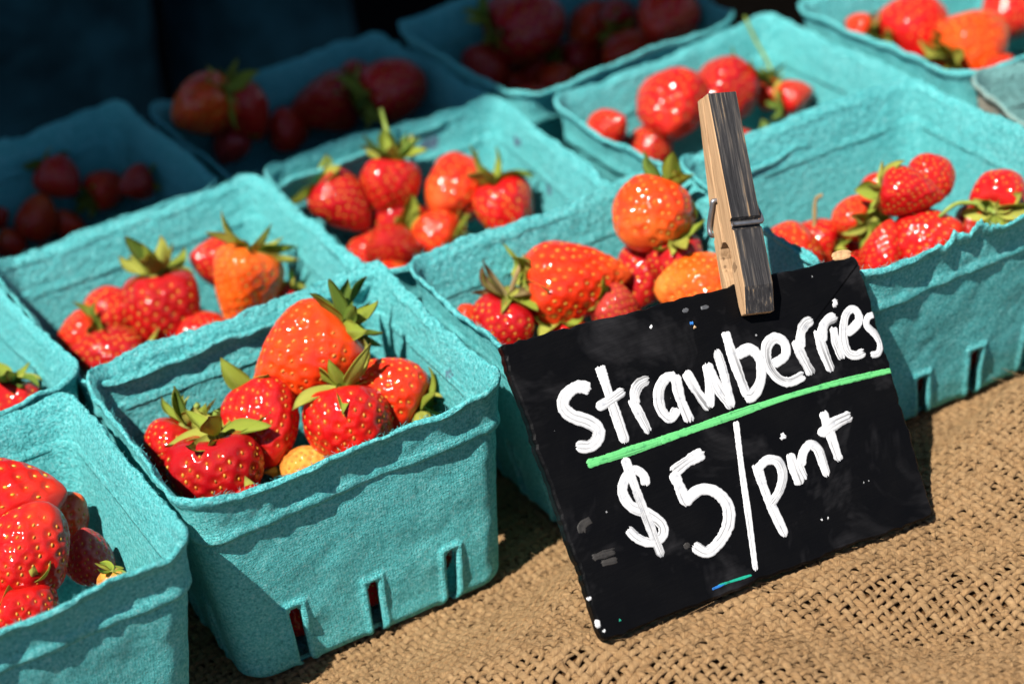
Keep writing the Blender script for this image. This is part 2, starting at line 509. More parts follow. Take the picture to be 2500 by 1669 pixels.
_cz0 = cloth_z
BEDGE = ((0.04443, -0.096, 0.02055), (0.16045, -0.10009, 0.01513))          # lower back edge of the board: two points
def cloth_z(x, y):
    z = _cz0(x, y)
    (x0, y0, z0), (x1, y1, z1) = BEDGE
    t = np.clip((np.asarray(x, float) - x0) / (x1 - x0), 0, 1)
    yb, zb = y0 + t * (y1 - y0), z0 + t * (z1 - z0)
    w = np.exp(-((np.asarray(y, float) - yb) / 0.022) ** 2) * np.exp(-(np.maximum(0, np.maximum(x0 - x, x - x1)) / 0.018) ** 2)
    zc = _cz0(np.asarray(x, float), yb)
    return z + w * (zb - zc + 0.0002)
PITCH = 0.0026
def build_weave():
    th = math.radians(7.0)
    ct, st = math.cos(th), math.sin(th)
    def surf(u, v):
        w1 = 0.0016 * np.sin(v * 41 + 1.3) + 0.0010 * np.sin(v * 97 + u * 23)
        w2 = 0.0018 * np.sin(u * 37 + 0.4) + 0.0010 * np.sin(u * 83 - v * 29)
        x = ct * (u + w1) - st * (v + w2)
        y = st * (u + w1) + ct * (v + w2)
        return x, y, cloth_z(x, y)
    U0, U1, V0, V1 = -0.12, 0.34, -0.235, 0.085
    SUB, SIDES = 3, 6
    allv, allf, ally = [], [], []
    base = 0
    ang = np.linspace(0, 2 * np.pi, SIDES, endpoint=False)
    nu, nv = int((U1 - U0) / PITCH), int((V1 - V0) / PITCH)
    for direction in (0, 1):
        na, nb = (nu, nv) if direction == 0 else (nv, nu)
        a0, b0 = (U0, V0) if direction == 0 else (V0, U0)
        for i in range(na):
            a = a0 + (i + 0.5) * PITCH + rng.normal(0, PITCH * 0.07)
            bb = b0 + np.arange(nb * SUB + 1) * PITCH / SUB
            aa = a + 0.00022 * np.sin(bb * 310 + i * 1.7) + 0.00018 * np.sin(bb * 130 + i * 4.1)
            u, v = (aa, bb) if direction == 0 else (bb, aa)
            x, y, z = surf(u, v)
            keep = (y < 0.062 + 0.0 * x) & (x > -0.125) & (x < 0.335) & (y > -0.215)
            # drop what no view of the stall front needs
            keep &= (y < np.interp(x, [-0.13, 0.05, 0.09, 0.34], [0.060, 0.060, 0.060, 0.02]))
            if keep.sum() < 4:
                continue
            idx = np.where(keep)[0]
            x, y, z, u, v, b = x[idx[0]:idx[-1] + 1], y[idx[0]:idx[-1] + 1], z[idx[0]:idx[-1] + 1], u[idx[0]:idx[-1] + 1], v[idx[0]:idx[-1] + 1], bb[idx[0]:idx[-1] + 1]
            e = 0.0006
            nx = -(cloth_z(x + e, y) - cloth_z(x - e, y)) / (2 * e)
            ny = -(cloth_z(x, y + e) - cloth_z(x, y - e)) / (2 * e)
            N = np.stack([nx, ny, np.ones_like(nx)], 1); N /= np.linalg.norm(N, axis=1)[:, None]
            ph = np.pi * ((b - b0) / PITCH - 0.5) + (np.pi * i if direction == 0 else np.pi * (i + 1))
            off = 0.00052 * np.cos(ph) + 0.00012 * np.sin(b * 420 + i * 2.3)
            P = np.stack([x, y, z - 0.0013], 1) + N * off[:, None]
            T = np.gradient(P, axis=0); T /= np.linalg.norm(T, axis=1)[:, None]
            S = np.cross(N, T); S /= np.linalg.norm(S, axis=1)[:, None]
            N2 = np.cross(T, S)
            yr = rng.uniform(0.72, 1.22)
            thick = yr * (1 + 0.16 * np.sin(b * rng.uniform(90, 240) + rng.uniform(0, 6)) + rng.normal(0, 0.06, len(b)))
            hw, hh = 0.00110 * thick, 0.00060 * thick
            vv = P[:, None, :] + (hw[:, None, None] * np.cos(ang)[None, :, None]) * S[:, None, :] + (hh[:, None, None] * np.sin(ang)[None, :, None]) * N2[:, None, :]
            n = len(P)
            allv.append(vv.reshape(-1, 3))
            allf.append(grid_faces(n, SIDES, False, True, base))
            base += n * SIDES
            yy = np.zeros((n, SIDES, 3)); yy[:, :, 0] = b[:, None]; yy[:, :, 1] = np.arange(SIDES)[None, :] / SIDES; yy[:, :, 2] = rng.uniform()
            ally.append(yy.reshape(-1, 3))
    return make_mesh("weave", np.vstack(allv), np.vstack(allf), True, {"yarn": np.vstack(ally)})

bl = thing("burlap_cloth", "coarse brown burlap cloth rumpled under the baskets and the sign", "burlap", (0, 0, 0))
obj("weave", build_weave(), M_JUTE, bl, "stuff")
# dark sheet under the weave; its brown paints the shade in the holes
gx = np.linspace(-0.16, 0.42, 90); gy = np.linspace(-0.225, 0.33, 90)
GX, GY = np.meshgrid(gx, gy, indexing='ij')
GZ = cloth_z(GX, GY) - 0.0034
V = np.stack([GX, GY, GZ], -1).reshape(-1, 3)
obj("hole_shade", make_mesh("hole_shade", V, grid_faces(90, 90)), simple("hole_shade_brown", (0.075, 0.036, 0.014), 0.95, 0.05, 0.4, 300), bl)
# stray fibres standing off the yarns
def build_fibres():
    vs, fs, ys, base = [], [], [], 0
    for k in range(5200):
        x = rng.uniform(-0.09, 0.30); y = rng.uniform(-0.18, 0.0)
        if y > np.interp(x, [-0.13, 0.05, 0.09, 0.34], [-0.012, -0.012, -0.005, -0.030]):
            continue
        z = float(cloth_z(x, y)) - 0.0006
        L = rng.uniform(0.0025, 0.008) if rng.uniform() < 0.93 else rng.uniform(0.009, 0.016)
        a = rng.uniform(0, 6.28); up = rng.uniform(0.05, 0.55)
        d = np.array([math.cos(a), math.sin(a), up]); q = np.array([-math.sin(a), math.cos(a), 0]) * rng.normal(0, 0.45)
        t = np.linspace(0, 1, 5)[:, None]
        pts = np.array([x, y, z]) + L * (d * t + q * t * t + np.array([0, 0, -0.5 * up]) * t * t)
        v, f = tube(pts, np.linspace(0.00010, 0.00006, 5), 3, False)
        vs.append(v); fs.append(f[0] + base); base += len(v)
        yy = np.zeros((len(v), 3)); yy[:, 0] = np.repeat(t[:, 0] * L, 3); yy[:, 2] = rng.uniform()
        ys.append(yy)
    return make_mesh("loose_fibres", np.vstack(vs), np.vstack(fs), True, {"yarn": np.vstack(ys)})
obj("loose_fibres", build_fibres(), M_JUTE, bl, "stuff")

# ------------------------------------------------------------------ pulp baskets
def ring_param(ncol_side, ncol_arc):
    """pieces round a rounded square: returns list (kind, side, t)"""
    out = []
    for s in (2, 3, 0, 1):
        for i in range(ncol_side):
            out.append((0, s, i / ncol_side))
        for i in range(ncol_arc):
            out.append((1, s, i / ncol_arc))
    return out

def ring_xy(par, hx, hy, r):
    """sides: 0 front(-y, going +x), 1 right(+x, going +y), 2 back(+y, going -x), 3 left(-x, going -y). per-row arrays hx,hy,r -> (ncol,nrow,2), normals"""
    hx = np.asarray(hx, float); hy = np.asarray(hy, float); r = np.asarray(r, float)
    n, m = len(par), len(hx)
    P = np.zeros((n, m, 2)); N = np.zeros((n, m, 2))
    corner = [(1, -1), (1, 1), (-1, 1), (-1, -1)]           # corner after side s
    for k, (kind, s, t) in enumerate(par):
        if kind == 0:
            if s == 0: x, y, nx, ny = (-hx + r) + t * 2 * (hx - r), -hy, 0, -1
            if s == 1: x, y, nx, ny = hx, (-hy + r) + t * 2 * (hy - r), 1, 0
            if s == 2: x, y, nx, ny = (hx - r) - t * 2 * (hx - r), hy, 0, 1
            if s == 3: x, y, nx, ny = -hx, (hy - r) - t * 2 * (hy - r), -1, 0
            P[k, :, 0] = x; P[k, :, 1] = y; N[k, :, 0] = nx; N[k, :, 1] = ny
        else:
            cx, cy = corner[s]
            a = math.radians([-90, 0, 90, 180][s] + 90 * t)
            P[k, :, 0] = cx * (hx - r) + r * math.cos(a); P[k, :, 1] = cy * (hy - r) + r * math.sin(a)
            N[k, :, 0] = math.cos(a); N[k, :, 1] = math.sin(a)
    return P, N

def make_basket(bid, label, loc, rotz, WX, WY, HT, seed, mat, detail=1.0, torn=None, group=None, tap=0.0135):
    root = thing("berry_basket", label, "basket", loc, rotz, group)
    ns = int(96 * detail); na = max(6, int(16 * detail))
    par = ring_param(ns, na)
    nc = len(par)
    per = np.linspace(0, 1, nc, endpoint=False)
    ca, sa = np.cos(per * 2 * np.pi), np.sin(per * 2 * np.pi)
    def wob(freq, sd, oct=2):
        return vnoise(np.stack([ca * freq, sa * freq, np.full(nc, 3.1)], 1), seed * 31 + sd, oct)
    tx, ty = WX / 2, WY / 2
    bx, by = tx - tap, ty - tap
    LED = HT - 0.0155
    # low frequency bend of the walls
    bend = 0.0016 * wob(1.4, 1)
    lipz = 0.0022 * wob(2.2, 2) + 0.0012 * wob(9, 3) + np.array([0.0014 * math.sin(math.pi * t) if kd else 0.0 for kd, s_, t in par])
    lipo = 0.0013 * wob(2.6, 4) + 0.0005 * wob(14, 5)
    if torn:
        lipz = lipz + torn(par)
    # ---------------- wall (lower body) with slots
    nr = int(58 * detail)
    T = np.linspace(0, 1, nr)
    z = 0.0008 + (LED + 0.002 - 0.0008) * T
    fil = 0.0045
    inset = np.where(z < fil, fil - np.sqrt(np.maximum(fil ** 2 - (fil - np.minimum(z, fil)) ** 2, 0)), 0)
    k = z / LED
    hxo = bx + (tx - 0.0037 - bx) * k - inset; hyo = by + (ty - 0.0037 - by) * k - inset
    rr = 0.0085 + 0.0015 * k
    P, N = ring_xy(par, hxo, hyo, rr)
    Z = np.broadcast_to(z, (nc, nr)).copy()
    lump = vnoise(np.stack([P[:, :, 0].ravel() * 95, P[:, :, 1].ravel() * 95, Z.ravel() * 95], 1), seed * 7 + 3, 3).reshape(nc, nr)
    off = 0.00055 * lump + bend[:, None] * k[None, :] * 0.8
    # slots
    dead = np.zeros((nc, nr - 1), bool)
    SW = 0.0020                                             # half width of a slot
    slots = []
    for s in range(4):
        L = 2 * ((bx if s in (0, 2) else by) - 0.0085)
        for q, c in enumerate((0.16, 0.50, 0.84)):
            top = LED * (0.385 + 0.05 * rng.uniform(-1, 1))
            slots.append((s, c + 0.012 * rng.uniform(-1, 1), top, L))
    flare = np.zeros((nc, nr))
    for kcol, (kind, s, t) in enumerate(par):
        if kind: continue
        for (ss, c, top, L) in slots:
            if ss != s: continue
            d = abs((t + 0.5 / ns) - c) * (L + 0.006)
            if d < SW:
                arch = top - 0.0016 * (d / SW) ** 2
                dead[kcol] |= (0.5 * (z[1:] + z[:-1]) < arch)
            dd = abs(t - c) * (L + 0.006)
            edge = np.exp(-((dd - SW - 0.0012) / 0.0011) ** 2) * (z < top + 0.002)
            cap = np.exp(-((z - top - 0.0012) / 0.0012) ** 2) * (dd < SW + 0.001)
            flare[kcol] = np.maximum(flare[kcol], np.maximum(edge, cap))
    off = off + 0.0008 * flare * (1 + 0.6 * lump)
    Po = np.concatenate([P + N * off[:, :, None], Z[:, :, None]], 2)
    thick = 0.0019 * (1 + 0.15 * lump)
    Pi = np.concatenate([P + N * (off - thick)[:, :, None], Z[:, :, None] + 0.0], 2)
    # ragged slot edges
    Pi[:, :, 2] += 0.0
    nv = nc * nr
    V = [Po.reshape(-1, 3), Pi.reshape(-1, 3)]
    F = []
    gi = lambda i, j: (i % nc) * nr + j
    alive = ~dead
    I, J = np.where(alive)
    I2 = (I + 1) % nc
    F.append(np.stack([I * nr + J, I2 * nr + J, I2 * nr + J + 1, I * nr + J + 1], 1))
    F.append(np.stack([nv + I * nr + J, nv + I * nr + J + 1, nv + I2 * nr + J + 1, nv + I2 * nr + J], 1))
    # sides of the slots
    sq = []
    for i in range(nc):
        i2 = (i + 1) % nc
        diff = alive[i] != alive[i2]
        for j in np.where(diff)[0]:
            a, b = i2 * nr + j, i2 * nr + j + 1
            sq.append((a, b, b + nv, a + nv) if alive[i2, j] else (b, a, a + nv, b + nv))
    for i, j in zip(*np.where(alive[:, 1:] & dead[:, :-1])):
        a, b = i * nr + j + 1, ((i + 1) % nc) * nr + j + 1
        sq.append((b, a, a + nv, b + nv))
    if sq: F.append(np.array(sq))
    # top ledge
    i = np.arange(nc); i2 = (i + 1) % nc
    F.append(np.stack([i * nr + nr - 1, i2 * nr + nr - 1, nv + i2 * nr + nr - 1, nv + i * nr + nr - 1], 1))
    outer = np.concatenate([np.ones(nv), np.zeros(nv)])
    arc = np.cumsum(np.hypot(*(np.roll(P[:, -1], -1, 0) - P[:, -1]).T)); arc = np.concatenate([[0], arc[:-1]])
    im = np.stack([np.broadcast_to(arc[:, None], (nc, nr)), Z, np.zeros((nc, nr))], -1).reshape(-1, 3)
    wall = make_mesh("wall", np.vstack(V), F, True, {"outer": outer, "imprint": np.vstack([im, im])})
    obj("wall", wall, mat, root)
    # ---------------- base plate
    mb = 7
    fr = np.linspace(0.0, 1, mb)
    rb = []
    for zz, up in ((0.0008, False), (0.0027, True)):
        ring = np.concatenate([P[:, 0, :], np.full((nc, 1), zz)], 1)
        inn = ring.copy(); inn[:, :2] -= N[:, 0, :] * 0.0015
        lay = [np.concatenate([inn[:, :2] * f, np.full((nc, 1), zz + (0.0006 * math.sin(f * 6)) * (1 if up else 0))], 1) for f in fr[::-1][:-1]]
        rb.append(np.stack(lay, 1))
    V = np.vstack([rb[0].reshape(-1, 3), rb[1].reshape(-1, 3), [[0, 0, 0.0008], [0, 0, 0.0027]]])
    mm = mb - 1; nb = nc * mm
    g = grid_faces(nc, mm, True, False)
    c0 = np.stack([i * mm + mm - 1, i2 * mm + mm - 1, np.full(nc, 2 * nb)], 1)
    c1 = np.stack([nb + i2 * mm + mm - 1, nb + i * mm + mm - 1, np.full(nc, 2 * nb + 1)], 1)
    sd = np.stack([i * mm, nb + i * mm, nb + i2 * mm, i2 * mm], 1)
    obj("base", make_mesh("base", V, [g[:, ::-1], g + nb, sd, c0, c1], True, {"outer": np.zeros(len(V)), "imprint": V * 1.0}), mat, root)
    # ---------------- rim band: closed cross-section, (offset from lip line, z from LED), going up outside, over the lip, down inside
    prof = [(-0.0046, 0.0000, 1), (-0.0035, -0.0006, 1), (-0.0028, 0.0005, 1), (-0.0027, 0.0022, 1), (-0.0029, 0.0038, 1), (-0.0027, 0.0056, 1), (-0.0024, 0.0074, 1),
            (-0.0021, 0.0092, 1), (-0.0018, 0.0108, 1), (-0.0015, 0.0120, 1), (-0.0006, 0.0132, 1), (0.0, 0.0145, 0.6), (-0.0003, 0.0154, 0.3), (-0.0009, 0.0158, 0.1),
            (-0.0014, 0.0154, 0), (-0.0018, 0.0146, 0), (-0.0023, 0.0136, 0), (-0.0029, 0.0124, 0), (-0.0032, 0.0112, 0), (-0.0035, 0.0100, 0), (-0.0039, 0.0085, 0),
            (-0.0043, 0.0068, 0), (-0.0047, 0.0050, 0), (-0.0050, 0.0032, 0), (-0.0053, 0.0020, 0), (-0.0056, 0.0010, 0), (-0.0059, 0.0000, 0), (-0.0059, -0.0010, 0)]
    pr = np.array(prof)
    if detail > 0.8:
        q = np.linspace(0, len(pr) - 1, 2 * len(pr) - 1)
        pr = np.stack([np.interp(q, np.arange(len(pr)), pr[:, c]) for c in range(3)], 1)
    mr = len(pr)
    Pl, Nl = ring_xy(par, np.full(mr, tx), np.full(mr, ty), np.full(mr, 0.0110))
    zz = LED + pr[:, 1]
    rel = np.clip(pr[:, 1] / 0.0155, 0, 1.1)
    # long cracks / peeled layer just under the lip on the inside
    peelw = 0.0034 + 0.0016 * wob(5, 8) + 0.0007 * wob(22, 9)
    peelon = sstep(-0.05, 0.15, wob(3.3, 10))
    depth = (0.0158 - pr[:, 1])
    inner_m = (pr[:, 2] < 0.2) & (np.arange(mr) > mr // 2)
    ch = 0.0004 * peelon[:, None] * (1 - sstep(0.0, 0.0011, depth[None, :] - peelw[:, None])) * inner_m[None, :] * sstep(0.0008, 0.002, depth)[None, :]
    # folds on the outer band
    fold = 0.0008 * wob(7, 11)[:, None] * (pr[:, 2] > 0.5)[None, :]
    o2 = pr[None, :, 0] + bend[:, None] * 0.8 + lipo[:, None] * rel[None, :] ** 1.5 + fold
    Zr = zz[None, :] + lipz[:, None] * rel[None, :] ** 2 + 0.0006 * wob(5, 12)[:, None] * (1 - rel[None, :]) * (pr[None, :, 2])
    XYZ = np.concatenate([Pl + Nl * (o2 - ch)[:, :, None], Zr[:, :, None]], 2)
    l2 = vnoise((XYZ.reshape(-1, 3) + 0.3) * 210, seed * 5 + 1, 2).reshape(nc, mr)
    XYZ[:, :, :2] += Nl * (0.00040 * l2)[:, :, None]
    l3 = vnoise((XYZ.reshape(-1, 3) + 0.7) * 620, seed * 5 + 2, 2).reshape(nc, mr)
    XYZ[:, :, 2] += (0.00050 * l2 + 0.00055 * l3) * (rel[None, :] > 0.85)
    XYZ[:, :, :2] += Nl * (0.00030 * l3 * (rel[None, :] > 0.8))[:, :, None]
    im = np.stack([np.broadcast_to(arc[:, None], (nc, mr)), Zr, np.zeros((nc, mr))], -1).reshape(-1, 3)
    outer = np.broadcast_to(pr[:, 2], (nc, mr)).ravel()
    obj("rim", make_mesh("rim", XYZ.reshape(-1, 3), grid_faces(nc, mr, True, True), True, {"outer": outer, "imprint": im}), mat, root)
    # frayed paper fibres along the lip
    if detail >= 1.0:
        vs, fs, base = [], [], 0
        lipcol = int(np.argmax(pr[:, 1]))
        rf = np.random.default_rng(seed * 77)
        for q in range(520):
            c = int(rf.integers(0, nc)); P0 = XYZ[c, lipcol]
            nrm = np.array([*Nl[c, 0], 0.0]); tan = np.array([-nrm[1], nrm[0], 0.0])
            d = nrm * rf.normal(0, 0.7) + tan * rf.normal(0, 1.0) + np.array([0, 0, rf.uniform(0.0, 0.9)])
            d /= np.linalg.norm(d) + 1e-9
            L = rf.uniform(0.0005, 0.0019); side = np.cross(d, nrm + 0.1) * rf.normal(0, 0.5)
            t_ = np.linspace(0, 1, 4)[:, None]
            p_ = P0 + nrm * rf.uniform(-0.0008, 0.0004) + L * (d * t_ + side * t_ ** 2)
            v_, f_ = tube(p_, np.linspace(0.00007, 0.00004, 4), 3, False)
            vs.append(v_); fs.append(f_[0] + base); base += len(v_)
        V_ = np.vstack(vs)
        obj("lip_fibres", make_mesh("lip_fibres", V_, np.vstack(fs), True, {"outer": np.zeros(len(V_)), "imprint": V_ * 1.0}), mat, root, "stuff")
    return root

BASKETS = {
    'L0': dict(x=-0.1054, y=0.0068, r=0.0145, w=0.1080, d=0.1107, h=0.0715,
           label='teal pulp basket in front, with a large glinting red strawberry beside a dull pinkish one'),
    'B0': dict(x=0.0062, y=0.0198, r=-0.0096, w=0.1100, d=0.1008, h=0.0712,
           label="teal pulp basket standing on burlap beside the sign's left edge, slots showing"),
    'M': dict(x=0.1200, y=0.0132, r=-0.0016, w=0.1077, d=0.1000, h=0.0716,
           label='teal pulp basket directly behind the black sign and clothespin'),
    'R1': dict(x=0.2246, y=0.0020, r=-0.0121, w=0.1067, d=0.1130, h=0.0745,
           label="teal pulp basket with a torn shaded front wall next to the sign's right edge"),
    'R2': dict(x=0.3406, y=-0.0106, r=-0.1632, w=0.1080, d=0.1080, h=0.0699,
           label='faded basket with grey beige outer wall, next to the torn one'),
    'L1': dict(x=-0.1012, y=0.1190, r=0.0689, w=0.1080, d=0.1080, h=0.0701,
           label='teal pulp basket of which only a rim corner and green leaves show'),
    'A': dict(x=0.0063, y=0.1188, r=0.0011, w=0.1082, d=0.1106, h=0.0671,
           label='teal pulp basket holding a bright orange strawberry and one crowned with upright leaves'),
    'C': dict(x=0.1093, y=0.1228, r=-0.0735, w=0.1020, d=0.1098, h=0.0655,
           label='teal pulp basket with purple stains and a half shaded back wall'),
    'D': dict(x=0.2328, y=0.1072, r=0.0635, w=0.1110, d=0.1065, h=0.0641,
           label='sunlit teal pulp basket behind the clothespin top, with a very long thin stem'),
    'E': dict(x=0.3460, y=0.1048, r=0.0402, w=0.1080, d=0.1080, h=0.0699,
           label='teal pulp basket with a shiny red and a bright orange strawberry, behind the faded one'),
    'F': dict(x=-0.0072, y=0.2287, r=0.0388, w=0.1080, d=0.1070, h=0.0657,
           label="shaded pulp basket in the back row behind the crowned strawberry's basket"),
    'G': dict(x=0.1070, y=0.2222, r=0.0477, w=0.1097, d=0.1060, h=0.0627,
           label='shaded pulp basket in the back row with a long stem lying across its berries'),
    'H': dict(x=0.2170, y=0.2133, r=0.0332, w=0.1089, d=0.1075, h=0.0682,
           label='shaded pulp basket in the back row with a big dark leafy strawberry'),
}
def torn_r1(par):
    o = np.zeros(len(par)); r = np.random.default_rng(5)
    for k, (kind, s, t) in enumerate(par):
        if kind == 0 and s == 0 and 0.24 < t < 0.55:
            e = min(t - 0.24, 0.55 - t) / 0.05
            o[k] = 0.0034 * min(1, e) * (0.5 + 0.5 * math.sin(t * 60)) + 0.0009 * r.uniform(-1, 1) * min(1, e)
    return o
M_PULPC = pulp_material("teal_pulp_stained", stains=[(0.0445, 0.030, 0.0600, 0.0036), (0.0425, 0.000, 0.0530, 0.0040), (0.018, 0.049, 0.061, 0.0038)])
M_PULPB = pulp_material("teal_pulp_spotted", stains=[(0.0525, -0.010, 0.062, 0.0036)])
M_PULPG = pulp_material("teal_pulp_faded", base=(0.20, 0.42, 0.40), outside=(0.50, 0.46, 0.37))
ROOTS = {}
for n_, (bid, d) in enumerate(BASKETS.items()):
    mat = {'C': M_PULPC, 'B0': M_PULPB, 'R2': M_PULPG}.get(bid, M_PULP)
    det = {'B0': 1.25, 'L0': 1.0, 'M': 1.0, 'R1': 1.1, 'A': 1.0, 'C': 0.9, 'D': 0.8}.get(bid, 0.6)
    zb_ = 0.004 if bid in ('R1', 'R2', 'D', 'E', 'H') else -0.005
    ROOTS[bid] = make_basket(bid, d['label'], (d['x'], d['y'], zb_), d['r'], d['w'], d['d'], d['h'] - zb_, n_ + 2, mat, det,
                             torn_r1 if bid == 'R1' else None, "teal pulp baskets of strawberries on the stall", 0.0095 if bid == 'B0' else 0.0125)

# ------------------------------------------------------------------ painted price sign
SO = Vector((0.04443, -0.1, 0.02356))
SM = Matrix(((0.99829, 0.05838, 0.0), (-0.03514, 0.60079, -0.79864), (-0.04663, 0.79727, 0.60182)))
SQ = SM.to_quaternion()
sign = thing("price_sign", "black painted wooden sign with white hand lettering leaning on the burlap", "sign", SO)
sign.rotation_mode = 'QUATERNION'
sign.rotation_quaternion = SQ
CORN = [(1.2, 91.0), (122.7, 84.2), (116.2, 0.0), (0.0, 0.0)]      # TL TR BR BL, millimetres in the board's plane
BT = 0.0050
def board_mesh():
    c = [np.array(p) / 1000 for p in CORN]
    # outline, worn corners
    pts = []
    r = np.random.default_rng(3)
    rad = [0.0012, 0.0034, 0.0016, 0.0022]
    for i in range(4):
        a, b, d = c[i - 1], c[i], c[(i + 1) % 4]
        u = (a - b) / np.linalg.norm(a - b); w = (d - b) / np.linalg.norm(d - b)
        for t in np.linspace(0, 1, 5):
            p0 = b + u * rad[i]; p2 = b + w * rad[i]
            pts.append((1 - t) ** 2 * p0 + 2 * t * (1 - t) * b + t * t * p2)
        L = np.linalg.norm(d - b)
        for t in np.linspace(0, 1, 60)[2:-2]:
            nrm = np.array([w[1], -w[0]])
            pts.append(b + w * t * L + nrm * (0.00018 * r.normal() + 0.00022 * math.sin(t * 23 + i)))
    pts = np.array(pts); n = len(pts)
    cen = pts.mean(0)
    def layer(sh, z):
        d = cen - pts; d /= np.linalg.norm(d, axis=1)[:, None]
        return np.column_stack([pts + d * sh, np.full(n, z)])
    jit = np.abs(r.normal(0, 0.00018, n))
    l0 = layer(0.0009, 0.0); l0[:, 2] -= 0.0; l1 = layer(0.00025, -0.0004); l1[:, 2] -= jit
    lays = [l0, l1, layer(0.0, -0.0012), layer(0.0, -BT + 0.0008), layer(0.0008, -BT)]
    V = np.stack(lays, 1).reshape(-1, 3)
    f = grid_faces(n, 5, True, False)
    V = np.vstack([V, [[*cen, 0.0]], [[*cen, -BT]]])
    i = np.arange(n); i2 = (i + 1) % n
    ft = np.stack([i * 5, i2 * 5, np.full(n, n * 5)], 1)
    fb = np.stack([i2 * 5 + 4, i * 5 + 4, np.full(n, n * 5 + 1)], 1)
    return make_mesh("board", V, [f[:, ::-1], ft[:, ::-1], fb[:, ::-1]], False)
def board_material():
    M = NT("black_chalk_paint")
    co = M.objco()
    mp = M.n("ShaderNodeMapping"); M.l(co, mp.inputs['Vector']); mp.inputs['Scale'].default_value = (0.12, 1, 1); mp.inputs['Rotation'].default_value = (0, 0, 0.06)
    streak = M.noise(700, 4, 0.7, mp.outputs['Vector'])
    cloud = M.noise(38, 4, 0.65, co, 0.6)
    f = M.math('MULTIPLY', M.math('SUBTRACT', cloud, 0.52, True), M.math('MULTIPLY', streak, 2.2))
    c = M.mix(M.math('MULTIPLY', f, 1.3, True), (0.0022, 0.0022, 0.0027), (0.050, 0.048, 0.052))
    sp = M.n("ShaderNodeTexVoronoi"); sp.inputs['Scale'].default_value = 420; M.l(co, sp.inputs['Vector'])
    spk = M.math('MULTIPLY', M.math('LESS_THAN', sp.outputs['Distance'], 0.14), M.math('GREATER_THAN', M.noise(90, 2, 0.5, co), 0.68))
    c = M.mix(M.math('MULTIPLY', spk, 0.55), c, (0.45, 0.45, 0.46))
    # worn bare wood along the edges
    M.l(c, M.b.inputs['Base Color'])
    rr = M.ramp(M.noise(60, 3, 0.6, co), [(0.3, (0.36,) * 3), (0.7, (0.58,) * 3)])
    M.l(rr, M.b.inputs['Roughness'])
    M.set(Specular_IOR_Level=0.08)
    n1 = M.bump(streak, 0.00022, 0.8)
    M.l(M.bump(M.noise(250, 3, 0.6, co), 0.0002, 0.5, n1), M.b.inputs['Normal'])
    return M.m
M_BOARD = board_material()
board = obj("board", board_mesh(), M_BOARD, sign)

def brush(name, strokes, mat, z0, ragged=1.0):
    """brush strokes as thin paint ridges lying on the board"""
    Vs, Fs, At, base = [], [], [], 0
    r = np.random.default_rng(abs(hash_name(name + str(strokes[0][1][0]))) % 99991)
    for si, (w, pts) in enumerate(strokes):
        P = np.array(pts) / 1000
        w = w / 1000 * 0.82
        L = np.sum(np.hypot(*np.diff(P, axis=0).T)) + 1e-6
        n = max(8, int(L / 0.0006))
        C = smooth_path(P, n)
        T = np.gradient(C, axis=0); T /= np.linalg.norm(T, axis=1)[:, None] + 1e-9
        Nn = np.stack([-T[:, 1], T[:, 0]], 1)
        m = 15
        q = np.linspace(-1, 1, m)
        s = np.linspace(0, 1, n)
        wn = w / 2 * (1 + 0.08 * np.sin(s * 9 + r.uniform(0, 6)) + 0.04 * r.normal(size=n))
        endcap = 0.0011 if L > 0.004 else w * 0.5
        dist = np.minimum(s, 1 - s) * L
        wn = wn * np.sqrt(np.clip(1 - (1 - np.clip(dist / endcap, 0, 1)) ** 2 * 0.75, 0.05, 1))
        Q = np.broadcast_to(q, (n, m)).copy()
        # bristle length differences at both ends
        br0, br1 = r.normal(0, 0.00026, m) * ragged, r.normal(0, 0.00042, m) * ragged
        ker = np.array([0.25, 0.5, 0.25])
        br0, br1 = np.convolve(br0, ker, 'same'), np.convolve(br1, ker, 'same')
        X = C[:, None, :] + Nn[:, None, :] * (wn[:, None] * Q)[:, :, None]
        fall0 = np.exp(-(s * L) / 0.0012)[:, None] * br0[None, :]
        fall1 = np.exp(-((1 - s) * L) / 0.0012)[:, None] * br1[None, :]
        X = X + T[:, None, :] * (fall1 - fall0)[:, :, None]
        (ax_, ay_), (bx_, by_) = CORN[1], CORN[2]
        lim = (bx_ + (ax_ - bx_) * (X[:, :, 1] * 1000 - by_) / (ay_ - by_)) / 1000 - 0.0006
        X[:, :, 0] = np.minimum(X[:, :, 0], lim)
        groove = r.uniform(0.25, 1.0, m)
        hgt = (0.00007 + 0.00011 * groove[None, :] * (1 + 0.3 * np.sin(s[:, None] * L * 900 + q * 4))) * np.sqrt(np.clip(1 - Q ** 4, 0, 1))
        hgt[:, 0] = hgt[:, -1] = -0.00012
        hgt[0, :] = hgt[-1, :] = -0.00012
        Zz = z0 + si * 0.00009 + hgt
        V = np.concatenate([X, Zz[:, :, None]], 2).reshape(-1, 3)
        dry = np.clip((s[:, None] - 0.12) * 2.0, 0, 1) * (groove[None, :] < 0.46) * (0.4 + 0.6 * (np.sin(s[:, None] * L * 300 + groove[None, :] * 40) > -0.2))
        At.append(dry.ravel())
        Vs.append(V); Fs.append(grid_faces(n, m, base=base)[:, ::-1]); base += len(V)
    return make_mesh(name, np.vstack(Vs), np.vstack(Fs), True, {"dry": np.concatenate(At)})
def hash_name(s):
    h = 7
    for ch in s:
        h = (h * 31 + ord(ch)) & 0x7fffffff
    return h
